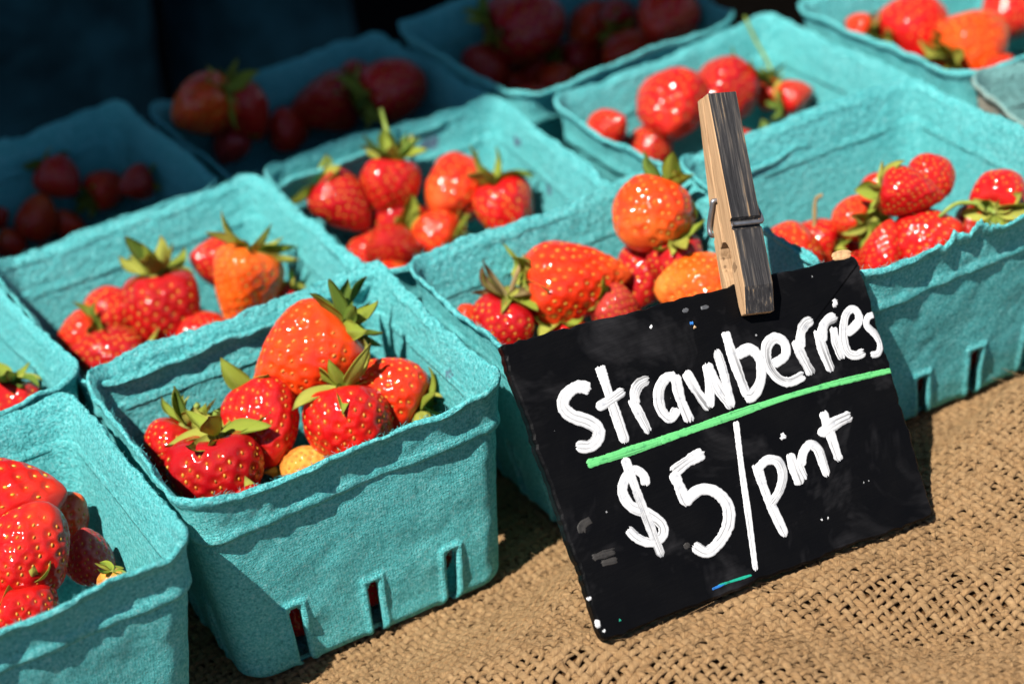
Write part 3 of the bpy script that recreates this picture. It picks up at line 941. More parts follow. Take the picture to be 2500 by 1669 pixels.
def paint(name, c, dark, rough=0.45):
    M = NT(name)
    co = M.objco()
    f = M.noise(500, 3, 0.6, co)
    cc = M.mix(M.math('MULTIPLY', M.attr('dry').outputs['Fac'], 0.75), M.ramp(f, [(0.28, dark), (0.46, c)]), tuple(x * 0.16 for x in c))
    M.l(cc, M.b.inputs['Base Color'])
    M.set(Roughness=rough, Specular_IOR_Level=0.4)
    M.l(M.bump(M.noise(1200, 2, 0.5, co), 0.00012, 0.6), M.b.inputs['Normal'])
    return M.m
P_WHITE = paint("white_paint", (0.56, 0.56, 0.57), (0.40, 0.41, 0.44))
P_GREEN = paint("green_paint", (0.11, 0.46, 0.15), (0.04, 0.24, 0.08))
PAINTS = {'white': P_WHITE, 'grey': paint("grey_paint", (0.075, 0.078, 0.085), (0.03, 0.03, 0.034)), 'blue': paint("blue_paint", (0.02, 0.16, 0.50), (0.01, 0.05, 0.18)),
          'tan': paint("tan_paint", (0.5, 0.34, 0.2), (0.3, 0.2, 0.1)), 'green': paint("teal_paint", (0.01, 0.30, 0.20), (0.006, 0.12, 0.09))}
LETTERS = [
    ('S', [(5.0, [(22.9, 70.2), (20.7, 71.8), (17.8, 72.1), (14.3, 70.5), (12.9, 67.8), (14.5, 64.6), (18.6, 61.6), (20.9, 58.5), (19.6, 55.7), (16.4, 54.5), (12.4, 55.8)])]),
    ('t', [(4.0, [(28.2, 76.0), (27.9, 66.5), (27.6, 51.8)]), (3.6, [(22.8, 64.5), (27.4, 65.3), (32.8, 66.8)])]),
    ('r', [(4.0, [(34.1, 63.9), (34.9, 59.0), (35.8, 52.6)]), (4.0, [(34.9, 61.7), (35.7, 64.7), (38.0, 67.0), (41.5, 67.6)])]),
    ('a', [(4.2, [(50.3, 65.6), (47.1, 66.3), (43.4, 63.3), (42.0, 58.1), (43.9, 54.5), (47.3, 56.8)]), (4.2, [(50.4, 66.4), (49.2, 59.8), (49.5, 51.6)])]),
    ('w', [(4.2, [(53.8, 66.4), (55.2, 59.3), (57.3, 53.2)]), (3.6, [(57.4, 53.5), (59.6, 59.9), (61.1, 66.5)]), (4.2, [(61.3, 66.4), (62.1, 58.4), (64.1, 51.4)]), (3.6, [(63.9, 51.8), (65.3, 60.8), (65.8, 69.4)])]),
    ('b', [(4.2, [(70.8, 74.0), (70.2, 64.7), (70.2, 52.9)]), (4.2, [(71.5, 66.0), (76.5, 66.4), (78.4, 62.5), (76.4, 56.6), (72.1, 52.9), (69.3, 53.3)])]),
    ('e', [(4.2, [(81.9, 59.7), (87.0, 61.1), (88.2, 64.9), (85.8, 67.2), (82.3, 65.7), (80.5, 60.8), (81.8, 55.6), (85.2, 53.1), (90.9, 53.6)])]),
    ('r', [(4.2, [(91.9, 64.8), (92.3, 59.2), (93.3, 52.9)]), (4.0, [(92.8, 61.8), (94.7, 66.0), (97.2, 68.3), (100.1, 68.8)])]),
    ('r', [(4.2, [(100.4, 65.6), (99.8, 58.9), (100.0, 51.9)]), (4.0, [(100.5, 61.5), (102.6, 65.6), (105.2, 67.2), (108.1, 67.5)])]),
    ('i', [(3.8, [(105.9, 64.8), (105.0, 59.4), (104.9, 54.3)])]),
    ('dot', [(4.2, [(108.7, 71.9), (110.2, 71.0)])]),
    ('e', [(3.4, [(109.2, 61.4), (112.7, 62.5), (115.3, 64.2), (115.6, 66.8), (114.0, 68.1), (111.0, 66.4), (108.1, 60.8), (107.6, 56.0), (109.9, 54.1), (112.9, 54.3)])]),
    ('s', [(2.9, [(121.3, 64.2), (118.6, 64.1), (117.1, 61.8), (118.7, 58.5), (119.3, 55.1), (117.4, 52.5), (114.6, 52.8)])]),
    ('underline', [(3.4, [(13.7, 49.8), (21.2, 49.5), (30.3, 49.3), (39.5, 49.2)]), (2.9, [(38.0, 49.2), (50.5, 49.2), (63.1, 49.2), (74.3, 49.2)]), (2.3, [(72.7, 49.2), (84.8, 49.0), (98.5, 48.2), (109.7, 47.2), (120.5, 46.1)])]),
    ('dollar', [(4.0, [(29.0, 38.1), (29.5, 41.1), (27.6, 43.4), (24.1, 42.4), (21.4, 38.8), (22.3, 34.0), (26.6, 30.2), (29.6, 25.9), (28.6, 22.7), (24.5, 21.9), (20.9, 24.4), (18.9, 28.1)]), (3.6, [(25.7, 47.9), (25.7, 33.9), (26.1, 16.9)])]),
    ('five', [(4.6, [(50.4, 41.6), (44.8, 40.8), (38.6, 39.0)]), (4.4, [(38.7, 39.2), (39.1, 34.4), (39.3, 28.7)]), (4.6, [(38.7, 29.6), (44.6, 31.6), (49.3, 29.6), (51.6, 24.6), (49.9, 19.4), (45.6, 15.5), (40.1, 13.6), (36.6, 16.9)])]),
    ('slash', [(2.6, [(63.8, 47.3), (60.0, 32.6), (56.7, 18.6), (52.9, 3.4)])]),
    ('p', [(4.0, [(65.2, 33.1), (64.9, 23.1), (66.1, 9.7)]), (3.8, [(64.8, 31.4), (69.0, 33.1), (72.3, 31.4), (72.2, 27.2), (69.2, 23.1), (64.8, 20.2)])]),
    ('i', [(4.2, [(77.1, 32.7), (76.5, 27.9), (76.5, 22.5)])]),
    ('dot', [(3.4, [(76.1, 38.6), (77.5, 37.8)])]),
    ('n', [(3.8, [(78.5, 30.6), (78.3, 27.4), (78.8, 23.6)]), (3.8, [(79.0, 27.9), (81.3, 31.5), (84.3, 33.1), (86.3, 31.0), (86.3, 26.6), (86.2, 22.4)])]),
    ('t', [(4.2, [(92.4, 41.3), (92.1, 33.9), (91.8, 25.3)]), (4.4, [(88.4, 34.9), (94.9, 36.7), (100.9, 37.3)])]),
    ('spot_white', [(2.6, [(0.3, 13.4), (0.1, 12.4)])]),
    ('spot_white', [(2.2, [(0.3, 6.5), (-0.1, 4.2)])]),
    ('spot_white', [(1.4, [(1.2, 3.1), (1.2, 2.2)])]),
    ('spot_grey', [(3.0, [(60.8, 84.4), (60.8, 82.9)])]),
    ('spot_grey', [(1.6, [(65.7, 82.9), (68.6, 82.7)])]),
    ('spot_blue', [(2.0, [(61.2, 79.9), (61.3, 79.0)])]),
    ('spot_tan', [(1.6, [(61.6, 78.4), (61.7, 77.7)])]),
    ('spot_white', [(1.6, [(48.2, 82.8), (48.2, 81.8)])]),
    ('spot_white', [(1.0, [(79.2, 10.9), (79.3, 10.5)])]),
    ('spot_white', [(1.0, [(81.4, 10.7), (81.5, 10.3)])]),
    ('spot_green', [(1.1, [(51.4, 2.7), (46.0, 3.0), (39.9, 3.3)])]),
    ('spot_blue', [(1.0, [(43.0, 3.3), (39.7, 3.0), (37.4, 2.9)])]),
    ('spot_green', [(1.0, [(6.9, 4.2), (7.0, 3.7)])]),
    ('smudge', [(3.4, [(9.6, 34.3), (5.9, 33.5), (4.9, 31.0)])]),
    ('smudge', [(3.0, [(5.0, 23.6), (13.2, 23.3)])]),
    ('smudge', [(2.6, [(7.1, 21.2), (12.9, 20.6)])]),
    ('smudge', [(3.2, [(34.2, 18.3), (35.4, 16.5)])]),
    ('chip', [(3.6, [(114.2, 85.3), (117.6, 85.0), (120.9, 84.5)])]),
]
for nm, strokes in LETTERS:
    if nm.startswith('spot_'):
        o = obj("paint_spot", brush("paint_spot", strokes, None, 0.00002, 0.6), PAINTS[nm[5:]], board)
    elif nm == 'smudge':
        o = obj("paint_smudge", brush("paint_smudge", strokes, None, -0.00008, 1.2), paint("smudge_paint", (0.026, 0.023, 0.021), (0.010, 0.009, 0.009), 0.6), board)
    elif nm == 'chip':
        o = obj("bare_wood_chip", brush("bare_wood_chip", strokes, None, 0.00002, 1.2), simple("bare_wood", (0.50, 0.30, 0.15), 0.8, 0.2, 0.35, 700, bump=0.0004), board)
        o["label"] = "bare brown wood where the black paint has chipped off"
    elif nm == 'underline':
        o = obj("painted_underline", brush("painted_underline", strokes, None, 0.00004, 1.0), P_GREEN, board)
        o["label"] = "green brushed line under the word"
    else:
        o = obj("painted_letter" if nm not in ('dot',) else "painted_dot", brush("painted_letter", strokes, None, 0.00006, 1.0), P_WHITE, board)
# black stub sticking out below the board
v = box_mesh("foot", 0.0325, 0.0425, -0.0040, 0.020, -BT - 0.0055, -BT - 0.0005, 0.0008)
obj("foot", v, M_BOARD, sign)

# ------------------------------------------------------------------ clothespin
def wood_material(name, base, dark, black=False):
    M = NT(name)
    co = M.objco()
    mp = M.n("ShaderNodeMapping"); M.l(co, mp.inputs['Vector']); mp.inputs['Scale'].default_value = (1, 0.035, 1)
    g = M.noise(1100, 4, 0.65, mp.outputs['Vector'], 0.3)
    if black:
        c = M.ramp(g, [(0.34, (0.010, 0.009, 0.010)), (0.52, (0.026, 0.024, 0.025)), (0.61, (0.075, 0.064, 0.055)), (0.68, (0.25, 0.16, 0.085))])
        for (cx, cy, r, colr) in ((-0.0030, 0.0335, 0.0034, (0.10, 0.02, 0.16)), (0.0022, 0.0365, 0.0036, (0.05, 0.34, 0.13))):
            v = M.n("ShaderNodeVectorMath", operation='DISTANCE'); M.l(co, v.inputs[0]); v.inputs[1].default_value = (cx, cy, 0.0145)
            k = M.math('SUBTRACT', 1.0, M.math('DIVIDE', v.outputs['Value'], r, True), True)
            k = M.math('MULTIPLY', k, M.math('MULTIPLY', M.math('GREATER_THAN', M.noise(900, 3, 0.6, mp.outputs['Vector']), 0.5), 1.2), True)
            c = M.mix(k, c, colr)
    else:
        c = M.ramp(g, [(0.3, dark), (0.55, base), (0.8, tuple(min(1, x * 1.15) for x in base))])
        sp = M.noise(180, 2, 0.5, co)
        c = M.mix(M.math('MULTIPLY', M.math('GREATER_THAN', sp, 0.71), 0.7), c, (0.14, 0.08, 0.04))
    M.l(c, M.b.inputs['Base Color'])
    M.set(Roughness=0.55 if black else 0.75, Specular_IOR_Level=0.4 if black else 0.25)
    M.l(M.bump(g, 0.00035, 0.9), M.b.inputs['Normal'])
    return M.m
M_PWOOD = wood_material("pin_wood", (0.46, 0.285, 0.155), (0.27, 0.155, 0.075))
M_PBLACK = wood_material("pin_black", None, None, True)
pin = thing("clothespin", "weathered wooden clothespin with blackened front clipped on the sign's top edge", "clothespin")
pin.rotation_mode = 'QUATERNION'
# local frame of the pin: y up along its length from the jaw tips, x across, z out of the board
PA, PB = np.array((81.97, 75.79)) / 1000, np.array((94.61, 143.44)) / 1000
pd = PB - PA; pl = np.linalg.norm(pd); pd /= pl
PMl = Matrix(((pd[1], pd[0], 0), (-pd[0], pd[1], 0), (0, 0, 1)))
pin.rotation_quaternion = (SM @ PMl).to_quaternion()
pin.location = SO + SM @ Vector((PA[0], PA[1], 0.0))
LEN = pl
def prong(front):
    # side profile (y along, z thickness); the front prong lies on the face of the board
    pv = 0.0275
    if front:
        inn = [(0.0, 0.0010), (0.0030, 0.0003), (0.0125, 0.0003), (0.0150, 0.0006), (0.0165, 0.0018), (0.0195, 0.0022), (0.0225, 0.0006), (pv - 0.0035, -0.0010), (pv, -0.0008), (pv + 0.003, -0.0014), (LEN * 0.62, -0.0004), (LEN, 0.0030)]
        out = [(LEN, 0.0066), (pv + 0.0020, 0.0066), (pv + 0.0011, 0.0055), (pv - 0.0011, 0.0055), (pv - 0.0020, 0.0066), (0.0080, 0.0066), (0.0, 0.0040)]
    else:
        o = -BT
        inn = [(0.0, o - 0.0010), (0.0030, o - 0.0003), (0.0125, o - 0.0003), (0.0150, o - 0.0008), (0.0165, o - 0.0018), (0.0195, o - 0.0016), (0.0225, o - 0.0001), (pv - 0.0035, o + 0.0024), (pv, o + 0.0030), (pv + 0.003, o + 0.0028), (LEN * 0.62, o + 0.0040), (LEN, o + 0.0072)]
        out = [(LEN, o + 0.0036), (LEN * 0.62, o - 0.0008), (pv + 0.0020, o - 0.0034), (pv + 0.0011, o - 0.0024), (pv - 0.0011, o - 0.0024), (pv - 0.0020, o - 0.0036), (0.0080, o - 0.0044), (0.0, o - 0.0030)]
    prof = inn + out
    import bmesh
    bm = bmesh.new()
    hw = 0.0049
    A = [bm.verts.new((-hw, y, z)) for y, z in prof]
    Bv = [bm.verts.new((hw, y, z)) for y, z in prof]
    n = len(prof)
    side = []
    for i in range(n):
        side.append(bm.faces.new((A[i], A[(i + 1) % n], Bv[(i + 1) % n], Bv[i])))
    fa = bm.faces.new(A); fb = bm.faces.new(Bv[::-1])
    bmesh.ops.recalc_face_normals(bm, faces=bm.faces[:])
    no = len(inn)
    if front:
        for i in range(no, n - 1):
            side[i].material_index = 1
    bmesh.ops.bevel(bm, geom=[e for e in bm.edges if e.calc_length() > 0.002 and abs(e.verts[0].co.x - e.verts[1].co.x) < 1e-6 and e.calc_face_angle(0) > 0.5], offset=0.00022, segments=1, affect='EDGES', profile=0.5)
    bmesh.ops.triangulate(bm, faces=[f for f in bm.faces if len(f.verts) > 4])
    me = bpy.data.meshes.new("prong")
    bm.to_mesh(me); bm.free()
    me.materials.append(M_PWOOD); me.materials.append(M_PBLACK)
    return me
o = obj("prong", prong(True), None, pin); o["label"] = "front half of the clothespin with blackened face"
o = obj("prong", prong(False), None, pin); o["label"] = "bare wooden back half of the clothespin"
M_STEEL = simple("dull_steel", (0.30, 0.30, 0.32), 0.42, 0.5, 0.25, 300, 0.85)
pv = 0.0275
zf, zb = 0.0062, -BT - 0.0031
hw = 0.0060
wire = smooth_path([(-0.0046, pv, zf), (0.0030, pv, zf + 0.0002), (0.0056, pv + 0.0004, zf - 0.0006), (0.0064, pv + 0.0035, zf - 0.0030), (0.0060, pv + 0.0080, 0.0010), (0.0055, pv + 0.0095, -0.0012),
                    (0.0, pv + 0.0090, -0.0014), (-0.0055, pv + 0.0095, -0.0012), (-0.0061, pv + 0.0080, -0.0024), (-0.0063, pv + 0.0030, -0.0066), (-0.0060, pv + 0.0004, zb + 0.0010), (-0.0040, pv, zb), (0.0046, pv, zb)], 90)
v, f = tube(wire, 0.00075, 8)
obj("spring", make_mesh("spring", v, f), M_STEEL, pin)

# ------------------------------------------------------------------ strawberries
COLS = {'red': (0.56, 0.0045, 0.006), 'deepred': (0.40, 0.003, 0.007), 'orangered': (0.70, 0.022, 0.005), 'orange': (0.78, 0.050, 0.004), 'orangeyellow': (0.84, 0.125, 0.006),
        'pale': (0.80, 0.34, 0.06), 'dull': (0.42, 0.030, 0.035)}
ALPHA = {'red': 0.9, 'deepred': 0.95, 'orangered': 0.55, 'orange': 0.3, 'orangeyellow': 0.15, 'pale': 0.15, 'dull': 0.9}

SHAPES = [  # (exponent tip, exponent shoulder, lobes, seed count, flatten)
    (0.80, 0.30, 0.06, 150, 0.92), (0.68, 0.31, 0.04, 128, 1.0), (0.60, 0.34, 0.06, 145, 0.95), (0.52, 0.34, 0.04, 125, 1.0), (0.48, 0.28, 0.07, 112, 0.94), (0.72, 0.36, 0.05, 120, 0.96), (0.50, 0.42, 0.03, 90, 1.0)]
def berry_protos(lr, si, hi=True):
    """unit diameter fruit, length lr, tip at -z, centred; returns fruit mesh, seeds mesh, calyx height"""
    a, b, lobe, nseed, flat = SHAPES[si]
    r = np.random.default_rng(100 + si * 7 + int(lr * 50))
    nu, nv = (112, 84) if hi else (56, 40)
    vv = np.linspace(0, 1, nv)
    t = 0.5 - 0.5 * np.cos(np.pi * vv)
    pk = a / (a + b)
    def prof(t):
        t = np.clip(t, 1e-6, 1 - 1e-6)
        return 0.5 * (t ** a * (1 - t) ** b) / (pk ** a * (1 - pk) ** b)
    ph = np.linspace(0, 2 * np.pi, nu, endpoint=False)
    p1, p2, p3 = r.uniform(0, 6.28, 3)
    def point(th, t):
        rad = prof(t) * (1 + lobe * np.cos(2 * th + p1) * t + 0.6 * lobe * np.cos(3 * th + p2) * (0.4 + t) + 0.5 * lobe * np.sin(th * 5 + p3 + 4 * t))
        x = rad * np.cos(th); y = rad * np.sin(th) * flat
        z = (t - 0.5) * lr
        # shoulder dimple and slightly bent axis
        z = z - 0.07 * lr * np.exp(-(np.hypot(x, y) / 0.17) ** 2) * (t > 0.6)
        x = x + 0.05 * np.sin(2.2 * t + p2)
        return np.stack([x, y, z], -1)
    TH, TT = np.meshgrid(ph, t, indexing='ij')
    P = point(TH, TT)
    Pf = P.reshape(-1, 3)
    Pf = Pf * (1 + 0.045 * vnoise(Pf * 2.6 + 5, si * 3 + 1, 2))[:, None]
    # seeds on a spiral
    gold = math.pi * (3 - math.sqrt(5))
    tt = (np.arange(nseed) + 0.5) / nseed
    # spread by area
    tf = np.linspace(0, 1, 600); area = np.cumsum(prof(tf) + 0.03); area /= area[-1]
    st = np.interp(0.012 + tt * 0.90, area, tf)
    sth = np.arange(nseed) * gold + r.normal(0, 0.07, nseed)
    eps = 1e-3
    S = point(sth, st)
    Su = point(sth + eps, st) - S; Sv = point(sth, np.clip(st + eps, 0, 1 - 1e-6)) - S
    Nn = np.cross(Su, Sv); Nn /= np.linalg.norm(Nn, axis=1)[:, None]
    Nn *= np.sign((Nn * (S - np.array([0, 0, 0]))).sum(1))[:, None]
    S = S * (1 + 0.045 * vnoise(S * 2.6 + 5, si * 3 + 1, 2))[:, None]
    Sv /= np.linalg.norm(Sv, axis=1)[:, None]
    Sv = Sv - Nn * (Sv * Nn).sum(1)[:, None]; Sv /= np.linalg.norm(Sv, axis=1)[:, None]
    Sx = np.cross(Nn, Sv)
    # dents
    dent = np.zeros(len(Pf)); disp = np.zeros(len(Pf))
    R0 = 0.056 if nseed > 100 else 0.064
    for c0 in range(0, len(Pf), 3000):
        D = np.linalg.norm(Pf[c0:c0 + 3000, None, :] - S[None], axis=2).min(1)
        disp[c0:c0 + 3000] = np.exp(-(D / R0) ** 2)
        dent[c0:c0 + 3000] = np.exp(-(D / (R0 * 0.75)) ** 2)
    nrm = Pf / (np.linalg.norm(Pf, axis=1)[:, None] + 1e-9)
    Pf = Pf - nrm * (0.031 * disp * sstep(0.02, 0.12, TT.ravel()))[:, None]
    fruit = make_mesh("fruit", Pf, grid_faces(nu, nv, True, False)[:, ::-1] if False else grid_faces(nu, nv, True, False), True, {"along": TT.ravel(), "dent": dent})
    # seed geometry: a small almond, 6-sided
    ang = np.linspace(0, 2 * np.pi, 6, endpoint=False)
    vs, fs, rn = [], [], []
    for k in range(nseed):
        s = r.uniform(0.85, 1.15); dep = 0.0205
        c = S[k] - Nn[k] * dep
        hw_, hl, hh = 0.0145 * s, 0.024 * s, 0.012 * s
        ring = [c + Sx[k] * hw_ * math.cos(q) + Sv[k] * hl * math.sin(q) for q in ang]
        ring2 = [c + Nn[k] * hh * 0.8 + (Sx[k] * hw_ * math.cos(q) + Sv[k] * hl * math.sin(q)) * 0.62 for q in ang]
        b0 = len(vs)
        vs += ring + ring2 + [c + Nn[k] * hh]
        for q in range(6):
            q2 = (q + 1) % 6
            fs.append((b0 + q, b0 + q2, b0 + 6 + q2)); fs.append((b0 + q, b0 + 6 + q2, b0 + 6 + q)); fs.append((b0 + 6 + q, b0 + 6 + q2, b0 + 12))
        rn += [r.uniform()] * 13
    seeds = make_mesh("seeds", np.array(vs), np.array(fs), True, {"rnd": np.array(rn)})
    fruit.materials.append(M_BERRY); seeds.materials.append(M_SEED)
    return fruit, seeds, 0.5 * lr - 0.075 * lr

def sepal_mesh(k):
    """leaf of unit length along +x, curling up (+z)"""
    r = np.random.default_rng(40 + k)
    n, m = 11, 7
    s = np.linspace(0, 1, n); q = np.linspace(-1, 1, m)
    wmax = [0.18, 0.15, 0.21, 0.12, 0.19, 0.16, 0.23, 0.13][k]
    w = wmax * (0.35 * (1 - s) ** 2 + np.sin(np.pi * np.clip(s, 0, 1) ** 0.85) ** 0.9) + 0.004
    curl = [0.7, 1.3, 0.1, 1.6, -0.7, 0.9, 0.4, -1.2][k]
    twist = [0.2, -0.7, 0.5, 0.9, -0.3, -1.0, 0.3, 0.6][k]
    ang = np.concatenate([[0], np.cumsum(np.full(n - 1, curl / (n - 1)))])
    ang = ang * (0.4 + 0.6 * s)
    dx, dz = np.cos(ang), np.sin(ang)
    cx = np.concatenate([[0], np.cumsum(0.5 * (dx[1:] + dx[:-1]))]) / (n - 1); cz = np.concatenate([[0], np.cumsum(0.5 * (dz[1:] + dz[:-1]))]) / (n - 1)
    V = np.zeros((n, m, 3)); UV = np.zeros((n, m, 3))
    cup = r.uniform(0.25, 0.7)
    for i in range(n):
        a = twist * s[i]
        for j in range(m):
            y = q[j] * w[i]; h = cup * abs(q[j]) ** 1.5 * w[i] + 0.012 * math.sin(9 * s[i] + 5 * q[j])
            up = np.array([-dz[i], 0, dx[i]])
            V[i, j] = np.array([cx[i], 0, cz[i]]) + np.array([0, 1, 0]) * (y * math.cos(a) - h * math.sin(a)) + up * (y * math.sin(a) + h * math.cos(a))
            UV[i, j] = (q[j], s[i], 0)
    V = V.reshape(-1, 3); UV = UV.reshape(-1, 3)
    # two skins 3 % apart so that the leaf has a body
    V2 = V + np.array([0, 0, -0.011])
    g = grid_faces(n, m); N0 = n * m
    bd = [(i * m, (i + 1) * m) for i in range(n - 1)] + [((i + 1) * m + m - 1, i * m + m - 1) for i in range(n - 1)]
    rimf = np.array([(a, b, b + N0, a + N0) for a, b in bd])
    return make_mesh("sepal", np.vstack([V, V2]), [g, g[:, ::-1] + N0, rimf], True, {"leafuv": np.vstack([UV, UV])})
SEP = {}
def sepal_data(k, mat):
    if (k, mat.name) not in SEP:
        me = sepal_mesh(k); me.materials.append(mat); SEP[(k, mat.name)] = me
    return SEP[(k, mat.name)]
CALYX = None
def calyx_data():
    global CALYX
    if CALYX is None:
        n = 16; ph = np.linspace(0, 2 * np.pi, n, endpoint=False)
        rows = [(0.0, -0.02), (0.10, 0.0), (0.145, 0.015), (0.12, 0.05), (0.05, 0.085), (0.0, 0.10)]
        V = [(rr * math.cos(a) * (1 + 0.12 * math.sin(3 * a)), rr * math.sin(a), zz) for a in ph for rr, zz in rows]
        CALYX = make_mesh("calyx", np.array(V), grid_faces(n, 6, True, False), True, {"leafuv": np.zeros((len(V), 3))})
        CALYX.materials.append(M_LEAFY)
    return CALYX
PROTO = {}
def proto(lr, si, hi=True):
    key = (round(lr * 12), si, hi)
    if key not in PROTO:
        PROTO[key] = berry_protos(round(lr * 12) / 12, si, hi)
    return PROTO[key]

def place_berry(root, lx, ly, lz, D, lr, ax, col, ns, stem, shape, label, group=None, hi=True, seed=0):
    r = np.random.default_rng(seed + 11)
    M = root.matrix_world if False else (Matrix.Translation(root.location) @ Matrix.Rotation(root.rotation_euler[2], 4, 'Z'))
    loc = M @ Vector((lx, ly, lz - root.location.z))
    axis = (M.to_3x3() @ Vector(ax)).normalized()
    b = thing("strawberry", label, "strawberry", loc, 0, group)
    b.rotation_mode = 'QUATERNION'
    b.rotation_quaternion = axis.to_track_quat('Z', 'Y') @ Quaternion((0, 0, 1), r.uniform(0, 6.28))
    fruit, seeds, ch = proto(lr, shape, hi)
    c = COLS[col]
    f = obj("fruit", fruit, None, b)
    f.color = (min(1, c[0] * r.uniform(0.94, 1.06)), c[1] * r.uniform(0.8, 1.3), c[2] * r.uniform(0.8, 1.2), ALPHA[col])
    f.scale = (D, D, D)
    s = obj("seeds", seeds, None, f, "stuff")
    if ns:
        ns = ns + (3 if ns >= 7 else 1)
        dried = 'dried' in label or 'withered' in label or 'brownish' in label
        cx = obj("calyx", calyx_data(), None, b)
        cx.location = (0.04 * D, 0, ch * D); cx.scale = (D * 0.8,) * 3
        cinv = (Matrix.Translation(cx.location) @ Matrix.Diagonal((D * 0.8, D * 0.8, D * 0.8, 1.0))).inverted()
        a0 = r.uniform(0, 6.28)
        size = float(np.clip(D * 0.56, 0.0072, 0.0155))
        for k in range(ns):
            kind = int(r.integers(0, 8))
            mat = M_LEAFB if (dried and r.uniform() < 0.7) else [M_LEAF, M_LEAFY, M_LEAFD, M_LEAF, M_LEAFY][int(r.integers(0, 5))]
            if 'dark green' in label or 'dark leaves' in label: mat = [M_LEAFD, M_LEAF, M_LEAFD][int(r.integers(0, 3))]
            if 'yellow' in label or 'pale' in label or 'star' in label: mat = [M_LEAFY, M_LEAF, M_LEAFY][int(r.integers(0, 3))]
            e = obj("sepal", sepal_data(kind, mat), None, cx)
            e.matrix_parent_inverse = cinv
            a = a0 + k * 2 * math.pi / ns + r.normal(0, 0.22)
            up = r.uniform(-0.45, 0.55)
            if 'upright' in label or 'curling' in label or 'crown' in label: up = r.uniform(-0.15, 1.0)
            e.rotation_euler = (0, 0, 0)
            q = Quaternion((0, 0, 1), a) @ Quaternion((0, 1, 0), -up) @ Quaternion((1, 0, 0), r.normal(0, 0.25))
            e.rotation_mode = 'QUATERNION'; e.rotation_quaternion = q
            e.location = (0.04 * D + 0.05 * D * math.cos(a), 0.05 * D * math.sin(a), ch * D + 0.035 * D)
            L = size * r.uniform(0.72, 1.25)
            e.scale = (L, L * r.uniform(0.85, 1.2), L)
    if stem != 'none':
        q = b.rotation_quaternion.to_matrix().inverted()
        start = Vector((0.04 * D, 0, ch * D + 0.05 * D))
        up = q @ Vector((0, 0, 1))
        camx = q @ Vector((0.8694, -0.4775, -0.127)); camy = q @ Vector((0.3414, 0.3946, 0.8531))
        zl = Vector((0, 0, 1))
        rad, mat = 0.0008, M_STEM
        if stem == 'short': pts = [start, start + zl * 0.004, start + zl * 0.0075 + camx * 0.001]; rad = 0.0009
        elif stem == 'long': pts = [start, start + zl * 0.007, start + up * 0.013 - camx * 0.0006, start + camy * 0.0195 - camx * 0.0048]
        elif stem == 'verylong': pts = [start, start + camy * 0.008 - camx * 0.0035, start + camy * 0.017 - camx * 0.0085, start + camy * 0.026 - camx * 0.0125]; rad = 0.0006
        elif stem == 'tall': pts = [start, start + camy * 0.009 + camx * 0.0002, start + camy * 0.0165 + camx * 0.0006, start + camy * 0.0185 + camx * 0.0030]; rad = 0.00065; mat = M_STEMB
        elif stem == 'arc': pts = [start + camx * 0.004, start - camx * 0.002 + camy * 0.007, start - camx * 0.010 + camy * 0.009, start - camx * 0.018 + camy * 0.006, start - camx * 0.021 + camy * 0.001]; rad = 0.0008
        elif stem == 'arcleft': pts = [start, start - camx * 0.006 + camy * 0.0030, start - camx * 0.013 + camy * 0.0030, start - camx * 0.019 - camy * 0.0014]; rad = 0.0007
        elif stem == 'brown': pts = [start - camx * 0.0060 - camy * 0.0040, start - camx * 0.0050, start - camx * 0.0030 + camy * 0.0055, start - camx * 0.0005 + camy * 0.0110]; rad = 0.0008; mat = M_STEMB
        P = smooth_path([tuple(p) for p in pts], 22)
        v, f_ = tube(P, np.linspace(rad * 1.25, rad, 22), 8)
        obj("stem", make_mesh("stem", v, f_), mat, b)
    return b

